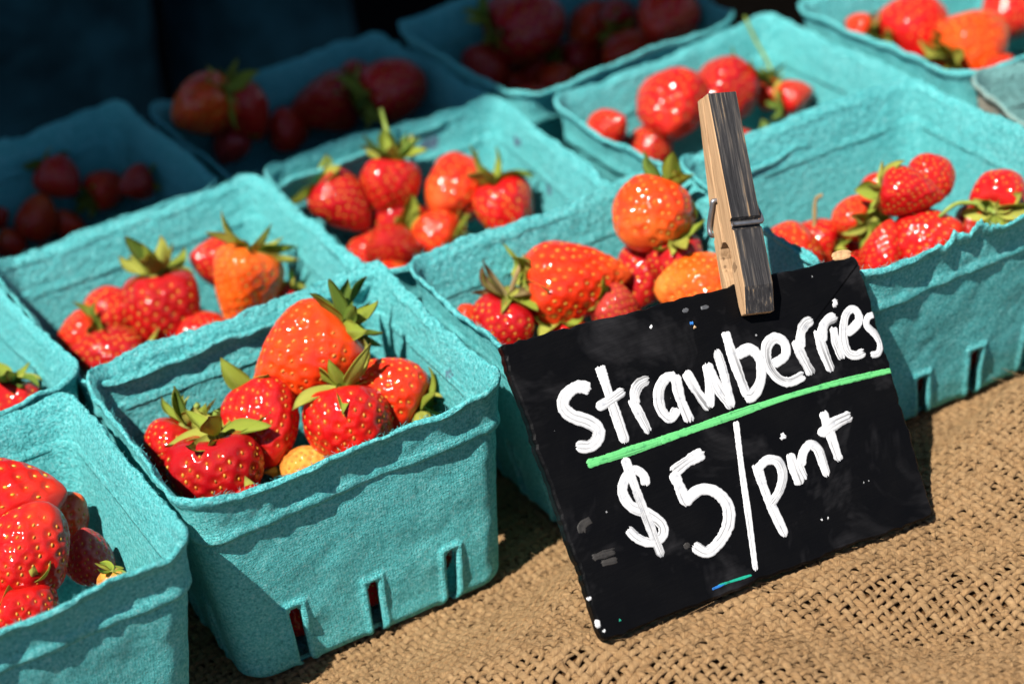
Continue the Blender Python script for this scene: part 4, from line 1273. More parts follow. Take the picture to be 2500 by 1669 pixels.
BERRIES = [
    ('B0', 13.8, 27.1, 58.3, 32.9, 1.25, (0.86, -0.13, 0.49), 'orange', 9, 'none', 0, 'huge orange red strawberry with curling dark green leaves in the basket beside the sign'),
    ('B0', 34.0, 9.0, 48.5, 25.0, 1.12, (0.59, -0.71, -0.4), 'orangered', 8, 'short', 1, 'orange red strawberry with a pale cut stem in the basket beside the sign'),
    ('B0', -7.3, 16.6, 46.9, 28.3, 1.00, (0.22, 0.9, 0.37), 'red', 5, 'none', 2, 'plump glossy red strawberry with no leaves showing in the basket beside the sign'),
    ('B0', 15.4, -0.9, 46.9, 29.6, 0.92, (0.26, 0.53, 0.81), 'red', 7, 'none', 3, 'round red strawberry with leaves fanning behind it in the basket beside the sign'),
    ('B0', -26.3, 7.1, 42.9, 29.8, 0.90, (0.1, 0.25, 0.96), 'deepred', 7, 'short', 4, 'squat glossy strawberry with thin yellow green leaves in the basket beside the sign'),
    ('B0', -34.5, 29.9, 42.0, 21.9, 1.00, (0.62, 0.08, 0.78), 'red', 8, 'short', 5, 'half shaded strawberry with one upright green leaf in the basket beside the sign'),
    ('B0', -0.0, 2.1, 36.4, 16.6, 1.00, (-0.85, 0.45, -0.28), 'pale', 3, 'none', 6, 'small unripe pale yellow strawberry in the basket beside the sign'),
    ('L0', 22.0, 32.1, 54.8, 31.6, 1.15, (-0.82, 0.57, -0.12), 'red', 0, 'none', 1, 'big lobed red strawberry lying at the back in the basket in front'),
    ('L0', 18.8, 1.0, 55.3, 27.8, 1.12, (-0.54, 0.03, -0.84), 'red', 0, 'none', 2, 'large bright red strawberry covered with glints in the basket in front'),
    ('L0', 35.0, 30.5, 43.6, 19.2, 1.10, (-0.64, 0.38, -0.67), 'orangered', 0, 'none', 5, 'orange strawberry tucked behind the large one in the basket in front'),
    ('L0', 35.9, 8.2, 40.6, 16.1, 1.20, (-0.12, 0.05, -0.99), 'dull', 0, 'none', 5, 'dull pinkish strawberry lying in shadow in the basket in front'),
    ('L0', 8.9, -9.7, 40.6, 22.4, 0.90, (0.17, 0.38, 0.91), 'red', 7, 'none', 4, 'soft red strawberry with brownish yellow leaves in the basket in front'),
    ('L0', 36.7, -9.6, 39.0, 10.1, 1.00, (0.22, 0.14, 0.97), 'pale', 5, 'none', 6, 'tiny unripe pinkish yellow strawberry in the basket in front'),
    ('A', -18.7, 35.4, 41.0, 21.2, 1.00, (0.65, 0.65, 0.39), 'red', 0, 'none', 2, 'pinkish red strawberry against the back wall in the basket behind the slotted one'),
    ('A', -32.0, 34.0, 36.2, 20.6, 1.05, (0.75, -0.38, 0.54), 'orangered', 7, 'none', 5, 'half shaded orange red strawberry with dark leaves in the basket behind the slotted one'),
    ('A', -28.5, 16.1, 36.3, 23.2, 1.15, (0.89, -0.31, -0.34), 'deepred', 4, 'none', 0, 'dark glossy strawberry lying on its side in the basket behind the slotted one'),
    ('A', -2.9, 20.6, 43.6, 28.8, 0.98, (0.16, 0.33, 0.93), 'deepred', 9, 'none', 4, 'deep red strawberry with a crown of upright leaves in the basket behind the slotted one'),
    ('A', 25.0, 36.8, 47.7, 20.1, 1.10, (0.86, 0.05, -0.5), 'red', 0, 'none', 1, 'red strawberry behind the orange one in the basket behind the slotted one'),
    ('A', 24.0, 8.8, 47.7, 28.8, 1.08, (0.55, 0.15, 0.82), 'orangeyellow', 8, 'none', 0, 'bright orange strawberry with pale lower end in the basket behind the slotted one'),
    ('A', 4.7, 8.1, 35.1, 21.0, 0.95, (0.63, -0.25, -0.73), 'red', 0, 'arc', 3, 'red strawberry under a curved green stem in the basket behind the slotted one'),
    ('A', 37.8, 5.4, 39.4, 12.8, 1.00, (0.71, -0.29, 0.64), 'deepred', 6, 'none', 5, 'small dark strawberry with dry yellow leaves in the basket behind the slotted one'),
    ('M', 1.6, 26.8, 52.9, 31.0, 1.22, (-0.94, 0.34, 0.07), 'orangered', 9, 'brown', 0, 'large orange red strawberry lying sideways with pale tip in the basket behind the sign'),
    ('M', -29.1, 29.4, 46.3, 23.3, 0.90, (0.51, 0.07, 0.86), 'deepred', 8, 'none', 4, 'deep red strawberry with dried brown leaves in the basket behind the sign'),
    ('M', -37.4, 37.0, 50.4, 8.0, 1.00, (0.47, 0.73, 0.49), 'orangered', 0, 'none', 5, 'tiny bit of an orange strawberry by the wall in the basket behind the sign'),
    ('M', 32.9, 26.9, 66.3, 29.0, 0.95, (0.84, 0.34, 0.42), 'orange', 7, 'none', 3, 'orange strawberry piled highest in the basket behind the sign'),
    ('M', 27.0, 27.1, 44.7, 20.6, 1.15, (0.64, 0.63, 0.44), 'deepred', 0, 'none', 1, 'dark red strawberry beneath the highest one in the basket behind the sign'),
    ('M', 35.6, 17.0, 53.1, 20.3, 0.95, (-0.04, -0.11, 0.99), 'deepred', 8, 'none', 3, 'deep red strawberry with withered pale leaves in the basket behind the sign'),
    ('M', 32.5, 1.9, 50.6, 25.4, 1.08, (0.9, -0.43, -0.04), 'orangeyellow', 6, 'none', 2, 'orange strawberry beside the clothespin in the basket behind the sign'),
    ('M', 9.3, 13.5, 44.7, 17.5, 1.05, (-0.62, 0.44, 0.65), 'dull', 7, 'none', 5, 'small dull red strawberry with many seeds in the basket behind the sign'),
    ('M', -10.2, 20.3, 39.0, 17.5, 0.95, (-0.07, 0.04, 1.0), 'red', 9, 'none', 4, 'shaded strawberry with broad leaves behind the sign in the basket behind the sign'),
    ('R1', 20.8, 3.6, 61.6, 17.7, 1.00, (0.55, 0.69, 0.47), 'red', 0, 'none', 3, 'red strawberry behind the topmost one in the torn rimmed basket'),
    ('R1', 7.4, -3.9, 64.1, 19.5, 1.18, (-0.77, 0.6, 0.21), 'red', 6, 'none', 0, 'topmost tall red strawberry with a wispy yellow leaf in the torn rimmed basket'),
    ('R1', 16.5, 28.3, 48.8, 14.0, 1.00, (0.14, 0.93, 0.35), 'red', 0, 'none', 5, 'red strawberry deep at the back in the torn rimmed basket'),
    ('R1', 0.3, 21.8, 47.0, 18.0, 1.00, (0.15, -0.96, 0.23), 'orangered', 9, 'none', 2, 'orange red strawberry with broad yellow green leaves in the torn rimmed basket'),
    ('R1', -13.4, 27.5, 40.4, 17.7, 1.00, (0.61, -0.77, -0.19), 'red', 6, 'none', 1, 'red strawberry behind a thin upright stem in the torn rimmed basket'),
    ('R1', -18.5, 19.2, 35.7, 13.8, 1.00, (0.2, 0.37, 0.91), 'deepred', 4, 'tall', 5, 'hidden strawberry with a long thin upright stem in the torn rimmed basket'),
    ('R1', -6.6, -5.7, 48.8, 16.3, 1.25, (-0.31, -0.09, -0.95), 'red', 0, 'none', 1, 'upright pointed red strawberry in the torn rimmed basket'),
    ('R1', 8.4, -12.8, 48.8, 22.7, 1.05, (-0.68, 0.59, -0.43), 'red', 0, 'none', 2, 'wide red strawberry with no leaves at the torn rim in the torn rimmed basket'),
    ('R1', 35.2, -17.6, 57.9, 20.3, 1.10, (-0.81, -0.59, 0.07), 'red', 10, 'arcleft', 3, 'red strawberry with star shaped leaves and curved stem in the torn rimmed basket'),
    ('R1', 36.4, 2.1, 40.2, 12.6, 1.00, (0.66, 0.68, 0.32), 'deepred', 0, 'none', 5, 'small dark strawberry under the star leaved one in the torn rimmed basket'),
    ('R1', 33.6, -12.4, 40.2, 14.1, 1.00, (-0.46, -0.88, 0.08), 'red', 6, 'none', 4, 'small red strawberry with three pale leaves in the torn rimmed basket'),
    ('R1', 37.6, -26.1, 50.7, 13.4, 1.00, (0.92, 0.35, 0.19), 'orangered', 0, 'none', 0, 'orange red strawberry by the right wall in the torn rimmed basket'),
    ('R1', -9.1, -0.7, 35.9, 12.3, 1.00, (-0.43, 0.12, -0.89), 'red', 0, 'none', 2, 'red strawberry low behind the sign edge in the torn rimmed basket'),
    ('C', -25.7, 35.7, 48.3, 22.1, 1.15, (-0.46, 0.59, 0.67), 'deepred', 6, 'none', 1, 'elongated dark red strawberry in the shaded corner in the purple stained basket'),
    ('C', -5.7, 35.0, 50.0, 24.2, 0.88, (0.34, 0.36, 0.87), 'red', 8, 'long', 4, 'red strawberry with a long upright stem in the purple stained basket'),
    ('C', -5.3, 32.1, 33.4, 25.3, 0.95, (-0.03, -0.93, 0.38), 'deepred', 10, 'none', 3, 'dark red strawberry facing out with star shaped leaves in the purple stained basket'),
    ('C', 17.1, 28.4, 43.1, 28.3, 1.00, (0.79, 0.61, -0.04), 'orangered', 0, 'none', 2, 'big round orange red strawberry in the purple stained basket'),
    ('C', 28.8, 4.0, 39.4, 25.9, 1.15, (-0.1, 0.42, 0.9), 'red', 9, 'none', 0, 'red strawberry with upright spiky leaves in the purple stained basket'),
    ('C', -19.5, 27.4, 31.1, 19.1, 1.00, (-0.41, 0.37, -0.84), 'red', 0, 'none', 5, 'red strawberry low by the rim in the purple stained basket'),
    ('C', 3.2, 18.2, 33.5, 21.6, 1.00, (0.59, -0.81, 0.05), 'orangered', 6, 'none', 2, 'orange strawberry with two broad leaves in the purple stained basket'),
    ('D', -9.0, 31.1, 50.9, 29.2, 1.05, (0.63, 0.76, 0.16), 'red', 0, 'none', 1, 'large shiny red strawberry in the sunlit basket behind the clothespin'),
    ('D', 16.8, 32.2, 48.2, 26.5, 1.10, (0.96, 0.07, 0.28), 'deepred', 6, 'none', 3, 'deep red strawberry behind the clothespin top in the sunlit basket behind the clothespin'),
    ('D', -35.6, 37.2, 51.0, 16.5, 1.00, (-0.48, 0.67, -0.57), 'red', 0, 'none', 5, 'small red strawberry against the left wall in the sunlit basket behind the clothespin'),
    ('D', -19.6, 33.6, 38.2, 20.2, 1.10, (-0.51, 0.25, -0.82), 'deepred', 0, 'none', 2, 'dark red strawberry low by the front rim in the sunlit basket behind the clothespin'),
    ('D', 39.0, 14.2, 45.3, 15.7, 1.10, (-1.0, 0.09, 0.02), 'red', 6, 'none', 0, 'red strawberry in the right corner in the sunlit basket behind the clothespin'),
    ('D', 39.3, 32.8, 40.2, 13.4, 1.00, (0.52, 0.03, 0.85), 'orangered', 7, 'verylong', 4, 'orange strawberry with a very long thin stem in the sunlit basket behind the clothespin'),
    ('E', -6.4, 31.1, 50.2, 29.8, 1.00, (-0.96, -0.09, -0.28), 'red', 8, 'none', 3, 'shiny red strawberry in the basket behind the faded one'),
    ('E', 0.9, 1.7, 50.2, 30.7, 1.05, (-0.98, -0.13, -0.16), 'orange', 8, 'none', 2, 'bright orange strawberry with plump green leaves in the basket behind the faded one'),
    ('E', 28.0, 13.5, 50.2, 24.3, 1.10, (0.93, 0.3, 0.19), 'red', 0, 'none', 1, 'red strawberry behind the bright orange one in the basket behind the faded one'),
    ('E', -28.4, 40.1, 55.0, 11.7, 1.10, (0.33, -0.93, -0.18), 'orangered', 7, 'none', 5, 'small orange strawberry behind its leaves in the basket behind the faded one'),
    ('E', -4.0, -16.5, 42.3, 15.9, 1.00, (0.88, 0.38, 0.27), 'red', 0, 'none', 2, 'red strawberry low at the front rim in the basket behind the faded one'),
    ('L1', 34.8, -16.1, 47.1, 20.9, 1.00, (0.34, 0.22, 0.91), 'red', 9, 'none', 4, 'strawberry showing only its green leaves in the mostly hidden basket'),
    ('F', 16.2, 35.9, 47.7, 18.4, 1.00, (-0.22, 0.83, 0.51), 'red', 4, 'none', 1, 'red strawberry piled at the back in the shaded basket of drooping leaves'),
    ('F', 3.1, 34.5, 36.5, 17.9, 1.10, (-0.41, -0.0, -0.91), 'orangered', 0, 'none', 2, 'orange red strawberry at the left in the shaded basket of drooping leaves'),
    ('F', 33.2, 34.8, 36.5, 17.3, 1.05, (-0.96, -0.27, 0.04), 'orangered', 8, 'none', 3, 'red strawberry with drooping leaves in the shaded basket of drooping leaves'),
    ('F', 38.1, 10.0, 46.9, 14.5, 1.00, (1.0, 0.02, -0.0), 'deepred', 4, 'none', 5, 'dark strawberry by the right wall in the shaded basket of drooping leaves'),
    ('F', 13.5, 34.5, 29.8, 13.1, 1.00, (0.22, 0.03, -0.98), 'orangered', 0, 'none', 0, 'small strawberry low at the rim in the shaded basket of drooping leaves'),
    ('F', -11.3, 39.2, 40.2, 8.9, 1.00, (-0.6, 0.59, -0.54), 'deepred', 0, 'none', 1, 'strawberry cut off by the left wall in the shaded basket of drooping leaves'),
    ('F', -10.4, 35.1, 29.8, 12.2, 1.00, (0.2, -0.09, -0.98), 'orangered', 0, 'none', 4, 'strawberry under the left pile in the shaded basket of drooping leaves'),
    ('G', -36.2, 34.4, 63.5, 26.6, 1.10, (0.76, -0.51, 0.41), 'orange', 8, 'none', 2, 'orange strawberry with broad leaves in the shaded basket crossed by a stem'),
    ('G', -20.2, 34.1, 54.3, 24.3, 1.05, (-0.22, 0.43, 0.88), 'red', 9, 'none', 1, 'red strawberry under dark leaves in the shaded basket crossed by a stem'),
    ('G', 14.0, 31.5, 47.3, 27.5, 1.20, (0.81, -0.57, 0.16), 'deepred', 8, 'arcleft', 0, 'dark red strawberry crossed by a long stem in the shaded basket crossed by a stem'),
    ('G', 34.0, 34.5, 46.6, 20.8, 1.00, (0.7, 0.57, 0.43), 'deepred', 0, 'none', 5, 'dark red strawberry at the back in the shaded basket crossed by a stem'),
    ('G', 35.7, 2.0, 57.2, 25.6, 1.10, (-0.99, 0.11, -0.02), 'red', 6, 'none', 3, 'red strawberry near the right wall in the shaded basket crossed by a stem'),
    ('G', -1.7, 35.1, 41.6, 17.8, 1.00, (0.18, 0.04, -0.98), 'red', 0, 'none', 4, 'small red strawberry low in the middle in the shaded basket crossed by a stem'),
    ('G', -28.0, 35.2, 41.6, 17.6, 1.00, (0.59, -0.18, 0.79), 'dull', 6, 'none', 5, 'dull strawberry in the left corner in the shaded basket crossed by a stem'),
    ('H', -1.2, 30.6, 57.7, 33.0, 1.05, (-0.99, 0.11, 0.01), 'deepred', 9, 'none', 3, 'big dark strawberry with wide leaves in the shaded basket with the big leafy one'),
    ('H', 32.0, 34.0, 43.5, 21.3, 1.10, (0.9, 0.2, 0.4), 'orangered', 0, 'none', 1, 'orange red strawberry in the middle in the shaded basket with the big leafy one'),
    ('H', 36.7, 19.8, 52.3, 19.7, 1.00, (-0.28, -0.88, -0.38), 'deepred', 7, 'none', 5, 'dark strawberry with its leaves hanging down in the shaded basket with the big leafy one'),
    ('H', 34.5, -24.9, 65.5, 28.3, 1.00, (0.79, 0.56, 0.26), 'red', 0, 'none', 2, 'big dull red strawberry at the right in the shaded basket with the big leafy one'),
    ('H', 24.1, 31.0, 30.8, 23.8, 1.05, (-0.96, 0.01, 0.27), 'deepred', 8, 'none', 4, 'dark strawberry with pale drooping leaves in the shaded basket with the big leafy one'),
    ('H', 32.8, -2.6, 43.8, 25.5, 1.05, (-0.61, 0.63, -0.49), 'orangered', 0, 'none', 0, 'orange strawberry with a sunlit tip in the shaded basket with the big leafy one'),
    ('H', -23.3, 33.7, 43.8, 22.0, 1.00, (0.67, -0.16, -0.73), 'deepred', 0, 'none', 2, 'dark strawberry in the left corner in the shaded basket with the big leafy one'),
    ('H', -9.9, 35.9, 31.4, 13.6, 1.00, (0.31, -0.12, -0.94), 'orangered', 0, 'none', 5, 'small orange strawberry low at the rim in the shaded basket with the big leafy one'),
    ('H', 2.1, 35.1, 32.9, 15.6, 1.00, (-0.45, 0.33, -0.83), 'red', 0, 'none', 1, 'small red strawberry low in the middle in the shaded basket with the big leafy one'),
]
cnt = 0
for (bid, lx, ly, lz, D, lr, ax, col, ns, stem, shape, label) in BERRIES:
    cnt += 1
    place_berry(ROOTS[bid], lx / 1000, ly / 1000, lz / 1000, D / 1000, lr, ax, col, ns, stem, shape, label, None, bid not in ('F', 'G', 'H', 'E', 'L1'), cnt)
# strawberries under the visible ones, seen through slots and gaps
FILL = [
    ('L0', 19.5, -26.5, 6.6, 18.9, (0.83, 0.53, -0.15), 5, 'red', 0),
    ('L0', -21.4, -4.3, 8.6, 22.7, (-0.86, 0.5, -0.11), 1, 'orangered', 6),
    ('L0', 11.2, -23.8, 23.3, 25.3, (-0.87, 0.49, 0.07), 3, 'orangered', 0),
    ('L0', 1.0, 5.8, 8.5, 22.6, (-0.92, -0.34, 0.2), 5, 'deepred', 0),
    ('L0', -23.6, -28.5, 7.7, 21.4, (0.59, -0.8, 0.09), 1, 'orangered', 0),
    ('L0', 7.5, 0.3, 24.7, 20.7, (0.9, -0.01, -0.44), 2, 'orangered', 0),
    ('L0', -18.0, 13.0, 13.9, 21.3, (0.58, 0.68, -0.45), 2, 'orangered', 0),
    ('L0', -31.5, 21.9, 5.7, 16.4, (0.13, 0.8, -0.59), 4, 'red', 0),
    ('L0', -13.9, 27.6, 21.7, 19.3, (0.34, 0.24, 0.91), 5, 'deepred', 6),
    ('L0', -24.3, -15.0, 26.0, 25.9, (-0.98, -0.06, -0.21), 4, 'deepred', 6),
    ('L0', -24.9, 31.7, 33.9, 20.9, (-0.46, 0.88, -0.15), 3, 'deepred', 0),
    ('L0', 29.3, 13.9, 7.3, 20.1, (-0.94, 0.33, -0.11), 4, 'red', 0),
    ('L0', 9.2, 28.6, 7.0, 20.4, (0.31, 0.35, -0.89), 0, 'deepred', 0),
    ('L0', 31.9, -34.8, 6.0, 16.9, (-0.14, 0.89, 0.43), 5, 'orangered', 0),
    ('B0', -22.2, -24.7, 7.5, 19.6, (0.6, 0.3, -0.7), 3, 'deepred', 0),
    ('B0', 0.7, -24.7, 7.5, 19.6, (0.6, 0.3, -0.7), 3, 'deepred', 0),
    ('B0', 22.9, -24.7, 7.5, 19.6, (0.6, 0.3, -0.7), 3, 'deepred', 0),
    ('B0', -25.4, 12.5, 9.3, 23.3, (-0.19, -0.77, 0.61), 1, 'deepred', 0),
    ('B0', -9.6, -17.8, 17.7, 18.7, (-0.42, 0.67, -0.61), 5, 'deepred', 0),
    ('B0', 7.7, -0.4, 6.4, 17.8, (0.77, -0.37, 0.52), 1, 'deepred', 6),
    ('B0', 8.4, -21.4, 21.5, 18.4, (0.1, 0.19, 0.98), 3, 'orangered', 0),
    ('B0', -30.5, -12.6, 14.3, 18.9, (-0.32, -0.53, 0.79), 3, 'red', 0),
    ('B0', 14.5, 3.0, 20.3, 19.3, (-0.03, -0.56, 0.83), 1, 'orangered', 6),
    ('B0', -12.1, -24.8, 32.6, 19.9, (-0.89, -0.26, 0.38), 2, 'deepred', 6),
    ('B0', 2.2, 24.7, 9.2, 23.0, (-0.64, 0.65, 0.41), 4, 'deepred', 0),
    ('B0', -18.6, -2.6, 17.1, 19.0, (-0.84, 0.2, -0.5), 2, 'red', 0),
    ('B0', 20.5, -28.1, 26.9, 16.7, (0.53, -0.42, 0.73), 1, 'deepred', 0),
    ('B0', -26.8, -20.9, 40.4, 20.8, (0.62, 0.68, -0.39), 3, 'deepred', 6),
    ('B0', 28.4, 8.9, 8.0, 21.3, (-0.66, -0.48, -0.58), 0, 'orangered', 0),
    ('B0', 8.7, -20.7, 37.4, 18.2, (-0.75, -0.24, -0.62), 4, 'orangered', 0),
    ('M', -21.6, -24.3, 7.5, 19.6, (0.6, 0.3, -0.7), 3, 'deepred', 0),
    ('M', 0.7, -24.3, 7.5, 19.6, (0.6, 0.3, -0.7), 3, 'deepred', 0),
    ('M', 22.3, -24.3, 7.5, 19.6, (0.6, 0.3, -0.7), 3, 'deepred', 0),
    ('M', 3.9, 1.3, 9.9, 24.6, (0.99, -0.0, 0.16), 3, 'orangered', 0),
    ('M', -6.7, 2.6, 26.9, 22.5, (-0.02, -0.61, -0.79), 2, 'orangered', 0),
    ('M', 32.7, -22.5, 19.6, 18.7, (0.07, 0.61, -0.79), 1, 'orangered', 0),
    ('M', -26.0, -4.8, 8.3, 22.3, (0.86, -0.45, 0.22), 3, 'orangered', 0),
    ('M', 32.4, -12.2, 31.4, 17.7, (0.42, 0.59, 0.69), 5, 'red', 0),
    ('M', -27.7, 8.9, 18.0, 17.2, (-0.66, -0.59, 0.45), 2, 'red', 0),
    ('M', -26.8, -4.3, 27.8, 22.2, (-0.37, 0.61, 0.7), 1, 'orangered', 0),
    ('M', -14.6, 22.4, 7.0, 19.2, (0.04, -0.89, 0.46), 0, 'orangered', 6),
    ('M', 5.8, -20.5, 24.5, 23.1, (0.86, -0.39, -0.31), 4, 'red', 0),
    ('M', 26.9, 1.1, 7.4, 19.7, (-0.39, 0.83, 0.39), 5, 'deepred', 6),
    ('M', 28.9, 8.8, 21.3, 17.2, (0.57, -0.7, -0.44), 2, 'orangered', 0),
    ('M', 16.9, -7.9, 17.6, 17.5, (-0.38, -0.91, 0.15), 2, 'red', 0),
    ('R1', -21.3, -30.8, 16.5, 19.6, (0.6, 0.3, -0.7), 3, 'deepred', 0),
    ('R1', 0.7, -30.8, 16.5, 19.6, (0.6, 0.3, -0.7), 3, 'deepred', 0),
    ('R1', 21.9, -30.8, 16.5, 19.6, (0.6, 0.3, -0.7), 3, 'deepred', 0),
    ('R1', -25.9, 0.1, 18.9, 24.9, (0.46, -0.84, 0.29), 2, 'orangered', 6),
    ('R1', 0.7, 32.2, 16.3, 20.5, (0.41, -0.54, 0.74), 2, 'orangered', 0),
    ('R1', -2.4, 20.2, 28.3, 19.8, (0.36, 0.9, 0.23), 2, 'red', 0),
    ('R1', 20.6, 9.2, 17.1, 21.8, (0.26, 0.95, -0.16), 4, 'orangered', 0),
    ('R1', 16.1, 12.2, 33.2, 18.6, (0.26, 0.61, -0.75), 2, 'orangered', 6),
    ('R1', -9.4, -17.2, 15.3, 17.6, (-0.54, -0.83, -0.14), 2, 'deepred', 0),
    ('R1', -31.1, 17.6, 45.4, 24.6, (-0.48, -0.87, -0.11), 3, 'orangered', 0),
    ('R1', 21.1, -15.4, 21.7, 19.0, (-0.98, -0.17, -0.13), 1, 'deepred', 0),
    ('R1', -28.4, 26.4, 15.4, 18.1, (0.23, 0.76, -0.61), 2, 'red', 0),
    ('R1', -3.2, -23.9, 31.0, 18.1, (0.35, 0.59, -0.73), 1, 'red', 0),
    ('R1', -28.8, -24.8, 29.2, 17.0, (0.57, 0.79, 0.23), 0, 'red', 6),
    ('R1', 0.6, -35.5, 40.4, 18.8, (-0.43, -0.49, -0.76), 5, 'red', 6),
    ('R1', 6.7, 36.4, 30.5, 17.9, (0.54, -0.83, 0.14), 3, 'deepred', 0),
    ('R1', -33.4, -18.6, 41.4, 17.5, (-0.92, 0.17, -0.36), 5, 'red', 0),
    ('R1', 24.0, -26.6, 32.5, 18.8, (0.22, -0.91, 0.36), 4, 'orangered', 6),
    ('R1', 31.4, 34.7, 14.3, 16.5, (-0.9, 0.21, 0.37), 2, 'red', 0),
    ('R1', 30.1, 22.0, 23.3, 19.1, (0.33, -0.35, -0.88), 1, 'orangered', 0),
    ('R1', -18.0, -16.4, 33.9, 17.8, (0.36, 0.86, 0.36), 5, 'red', 0),
    ('A', -27.5, -29.1, 7.2, 20.5, (-0.92, -0.02, 0.39), 2, 'red', 6),
    ('A', 6.2, -13.2, 7.6, 21.3, (-0.07, -0.38, -0.92), 4, 'deepred', 6),
    ('A', -9.7, -18.4, 15.9, 23.0, (-0.95, -0.27, -0.16), 4, 'orangered', 0),
    ('A', -10.7, 2.8, 9.6, 24.2, (0.17, -0.98, -0.14), 4, 'red', 6),
    ('A', 27.3, -0.8, 7.6, 20.3, (-0.05, 0.98, -0.17), 0, 'deepred', 0),
    ('A', -6.7, -31.7, 30.3, 23.9, (-0.02, -0.32, -0.95), 1, 'deepred', 0),
    ('A', -30.3, 9.1, 6.1, 18.1, (0.58, -0.71, 0.41), 2, 'orangered', 0),
    ('A', 10.1, 7.9, 5.8, 17.9, (0.48, -0.27, 0.84), 1, 'deepred', 0),
    ('A', -32.6, -27.5, 22.1, 17.8, (-0.47, 0.01, 0.88), 2, 'deepred', 0),
    ('A', 26.7, -9.9, 22.5, 21.6, (-0.96, 0.01, -0.27), 2, 'red', 0),
    ('A', -3.8, 25.6, 9.9, 24.9, (0.35, -0.32, 0.88), 2, 'orangered', 0),
    ('C', -23.5, -3.4, 8.3, 21.3, (0.42, -0.32, -0.85), 5, 'deepred', 0),
    ('C', 3.7, -23.2, 9.3, 25.0, (-0.24, 0.28, 0.93), 1, 'red', 0),
    ('C', 2.3, 18.9, 5.3, 16.9, (-0.89, -0.44, 0.05), 2, 'deepred', 0),
    ('C', -19.9, -25.6, 8.6, 22.6, (-0.87, -0.35, 0.35), 2, 'deepred', 0),
    ('C', 8.7, -15.5, 28.4, 25.3, (0.88, -0.4, -0.24), 5, 'deepred', 0),
    ('C', -6.2, -4.0, 5.1, 16.3, (-0.92, -0.25, -0.29), 4, 'orangered', 0),
    ('C', -23.5, -5.8, 28.2, 25.7, (0.05, 0.99, -0.15), 2, 'orangered', 0),
    ('C', 21.7, -19.1, 6.3, 17.3, (0.74, 0.44, -0.5), 4, 'red', 0),
    ('C', 24.7, -30.0, 20.3, 24.8, (-0.62, -0.43, -0.66), 0, 'orangered', 6),
    ('C', 12.5, -32.0, 39.3, 22.7, (-0.07, -0.64, -0.76), 5, 'orangered', 0),
    ('C', -16.7, 12.9, 38.1, 19.9, (0.38, 0.59, -0.71), 2, 'deepred', 0),
    ('D', -27.0, -12.5, 15.0, 18.1, (0.75, -0.6, -0.28), 5, 'red', 0),
    ('D', -8.7, 0.7, 14.3, 16.6, (0.58, -0.21, -0.79), 1, 'red', 6),
    ('D', 22.7, 9.3, 19.3, 25.9, (-0.46, -0.45, 0.77), 3, 'orangered', 6),
    ('D', -17.2, -24.4, 21.5, 22.0, (0.31, -0.61, -0.73), 1, 'deepred', 0),
    ('D', 4.1, 24.1, 17.3, 21.7, (-0.68, -0.33, -0.66), 5, 'deepred', 6),
    ('D', -27.1, 27.9, 16.6, 19.9, (-0.38, 0.7, -0.61), 0, 'deepred', 0),
    ('D', -8.7, -7.4, 27.0, 17.9, (0.9, -0.42, 0.09), 2, 'red', 6),
    ('D', 6.9, -18.5, 15.7, 19.1, (0.14, -0.93, 0.35), 3, 'deepred', 6),
    ('D', 18.3, -10.7, 24.8, 20.1, (0.33, -0.34, 0.88), 1, 'red', 0),
    ('D', -28.2, -2.6, 25.3, 16.5, (0.51, 0.48, -0.71), 3, 'orangered', 0),
    ('D', -2.4, -4.9, 42.7, 21.5, (-0.97, 0.22, 0.08), 5, 'red', 6),
    ('E', 4.0, 1.1, 17.3, 22.9, (-0.67, -0.52, 0.53), 4, 'deepred', 0),
    ('E', 13.9, -25.3, 19.0, 25.1, (-0.1, -0.94, 0.33), 3, 'orangered', 0),
    ('E', 16.9, 27.8, 15.6, 19.5, (-0.74, 0.37, -0.56), 2, 'deepred', 0),
    ('E', 25.9, -18.7, 32.3, 19.8, (0.22, 0.77, 0.59), 3, 'red', 6),
    ('E', 13.0, 11.1, 27.3, 17.2, (0.65, 0.64, -0.4), 4, 'red', 0),
    ('E', -29.8, 21.3, 17.4, 23.3, (0.42, 0.87, 0.26), 4, 'orangered', 6),
    ('E', 3.8, -30.8, 35.9, 22.9, (-0.09, 0.94, 0.32), 4, 'orangered', 6),
    ('E', -26.6, 0.4, 19.1, 25.0, (-0.06, -0.98, -0.16), 1, 'deepred', 6),
    ('E', -20.3, 15.1, 33.7, 23.9, (-0.09, 0.79, -0.6), 4, 'deepred', 0),
    ('E', -25.6, -18.8, 15.8, 18.9, (-0.67, -0.03, -0.74), 5, 'orangered', 0),
    ('E', -19.3, -28.0, 25.6, 16.4, (0.32, 0.64, -0.7), 4, 'orangered', 0),
    ('F', -17.9, -26.9, 6.7, 18.4, (-0.34, -0.94, -0.06), 1, 'orangered', 0),
    ('F', 19.1, -14.8, 9.0, 22.9, (-0.21, -0.92, 0.34), 3, 'red', 0),
    ('F', -11.5, 10.6, 6.9, 18.6, (0.31, 0.95, -0.05), 1, 'red', 6),
    ('F', -3.5, -25.7, 16.9, 23.2, (-0.58, -0.13, 0.81), 0, 'red', 0),
    ('F', 18.2, -28.6, 21.6, 22.3, (-0.01, 0.37, -0.93), 5, 'orangered', 0),
    ('F', -14.3, -27.2, 32.7, 21.3, (0.32, -0.93, 0.15), 2, 'deepred', 6),
    ('F', 12.0, 14.7, 9.9, 25.9, (-0.06, 0.94, -0.33), 5, 'deepred', 0),
    ('F', -3.8, -6.5, 8.2, 22.2, (0.97, -0.17, 0.16), 1, 'deepred', 0),
    ('F', -3.0, 16.3, 22.7, 20.8, (-0.47, -0.81, -0.35), 1, 'red', 6),
    ('F', 27.8, -0.6, 12.6, 18.0, (-0.65, -0.35, 0.68), 4, 'deepred', 6),
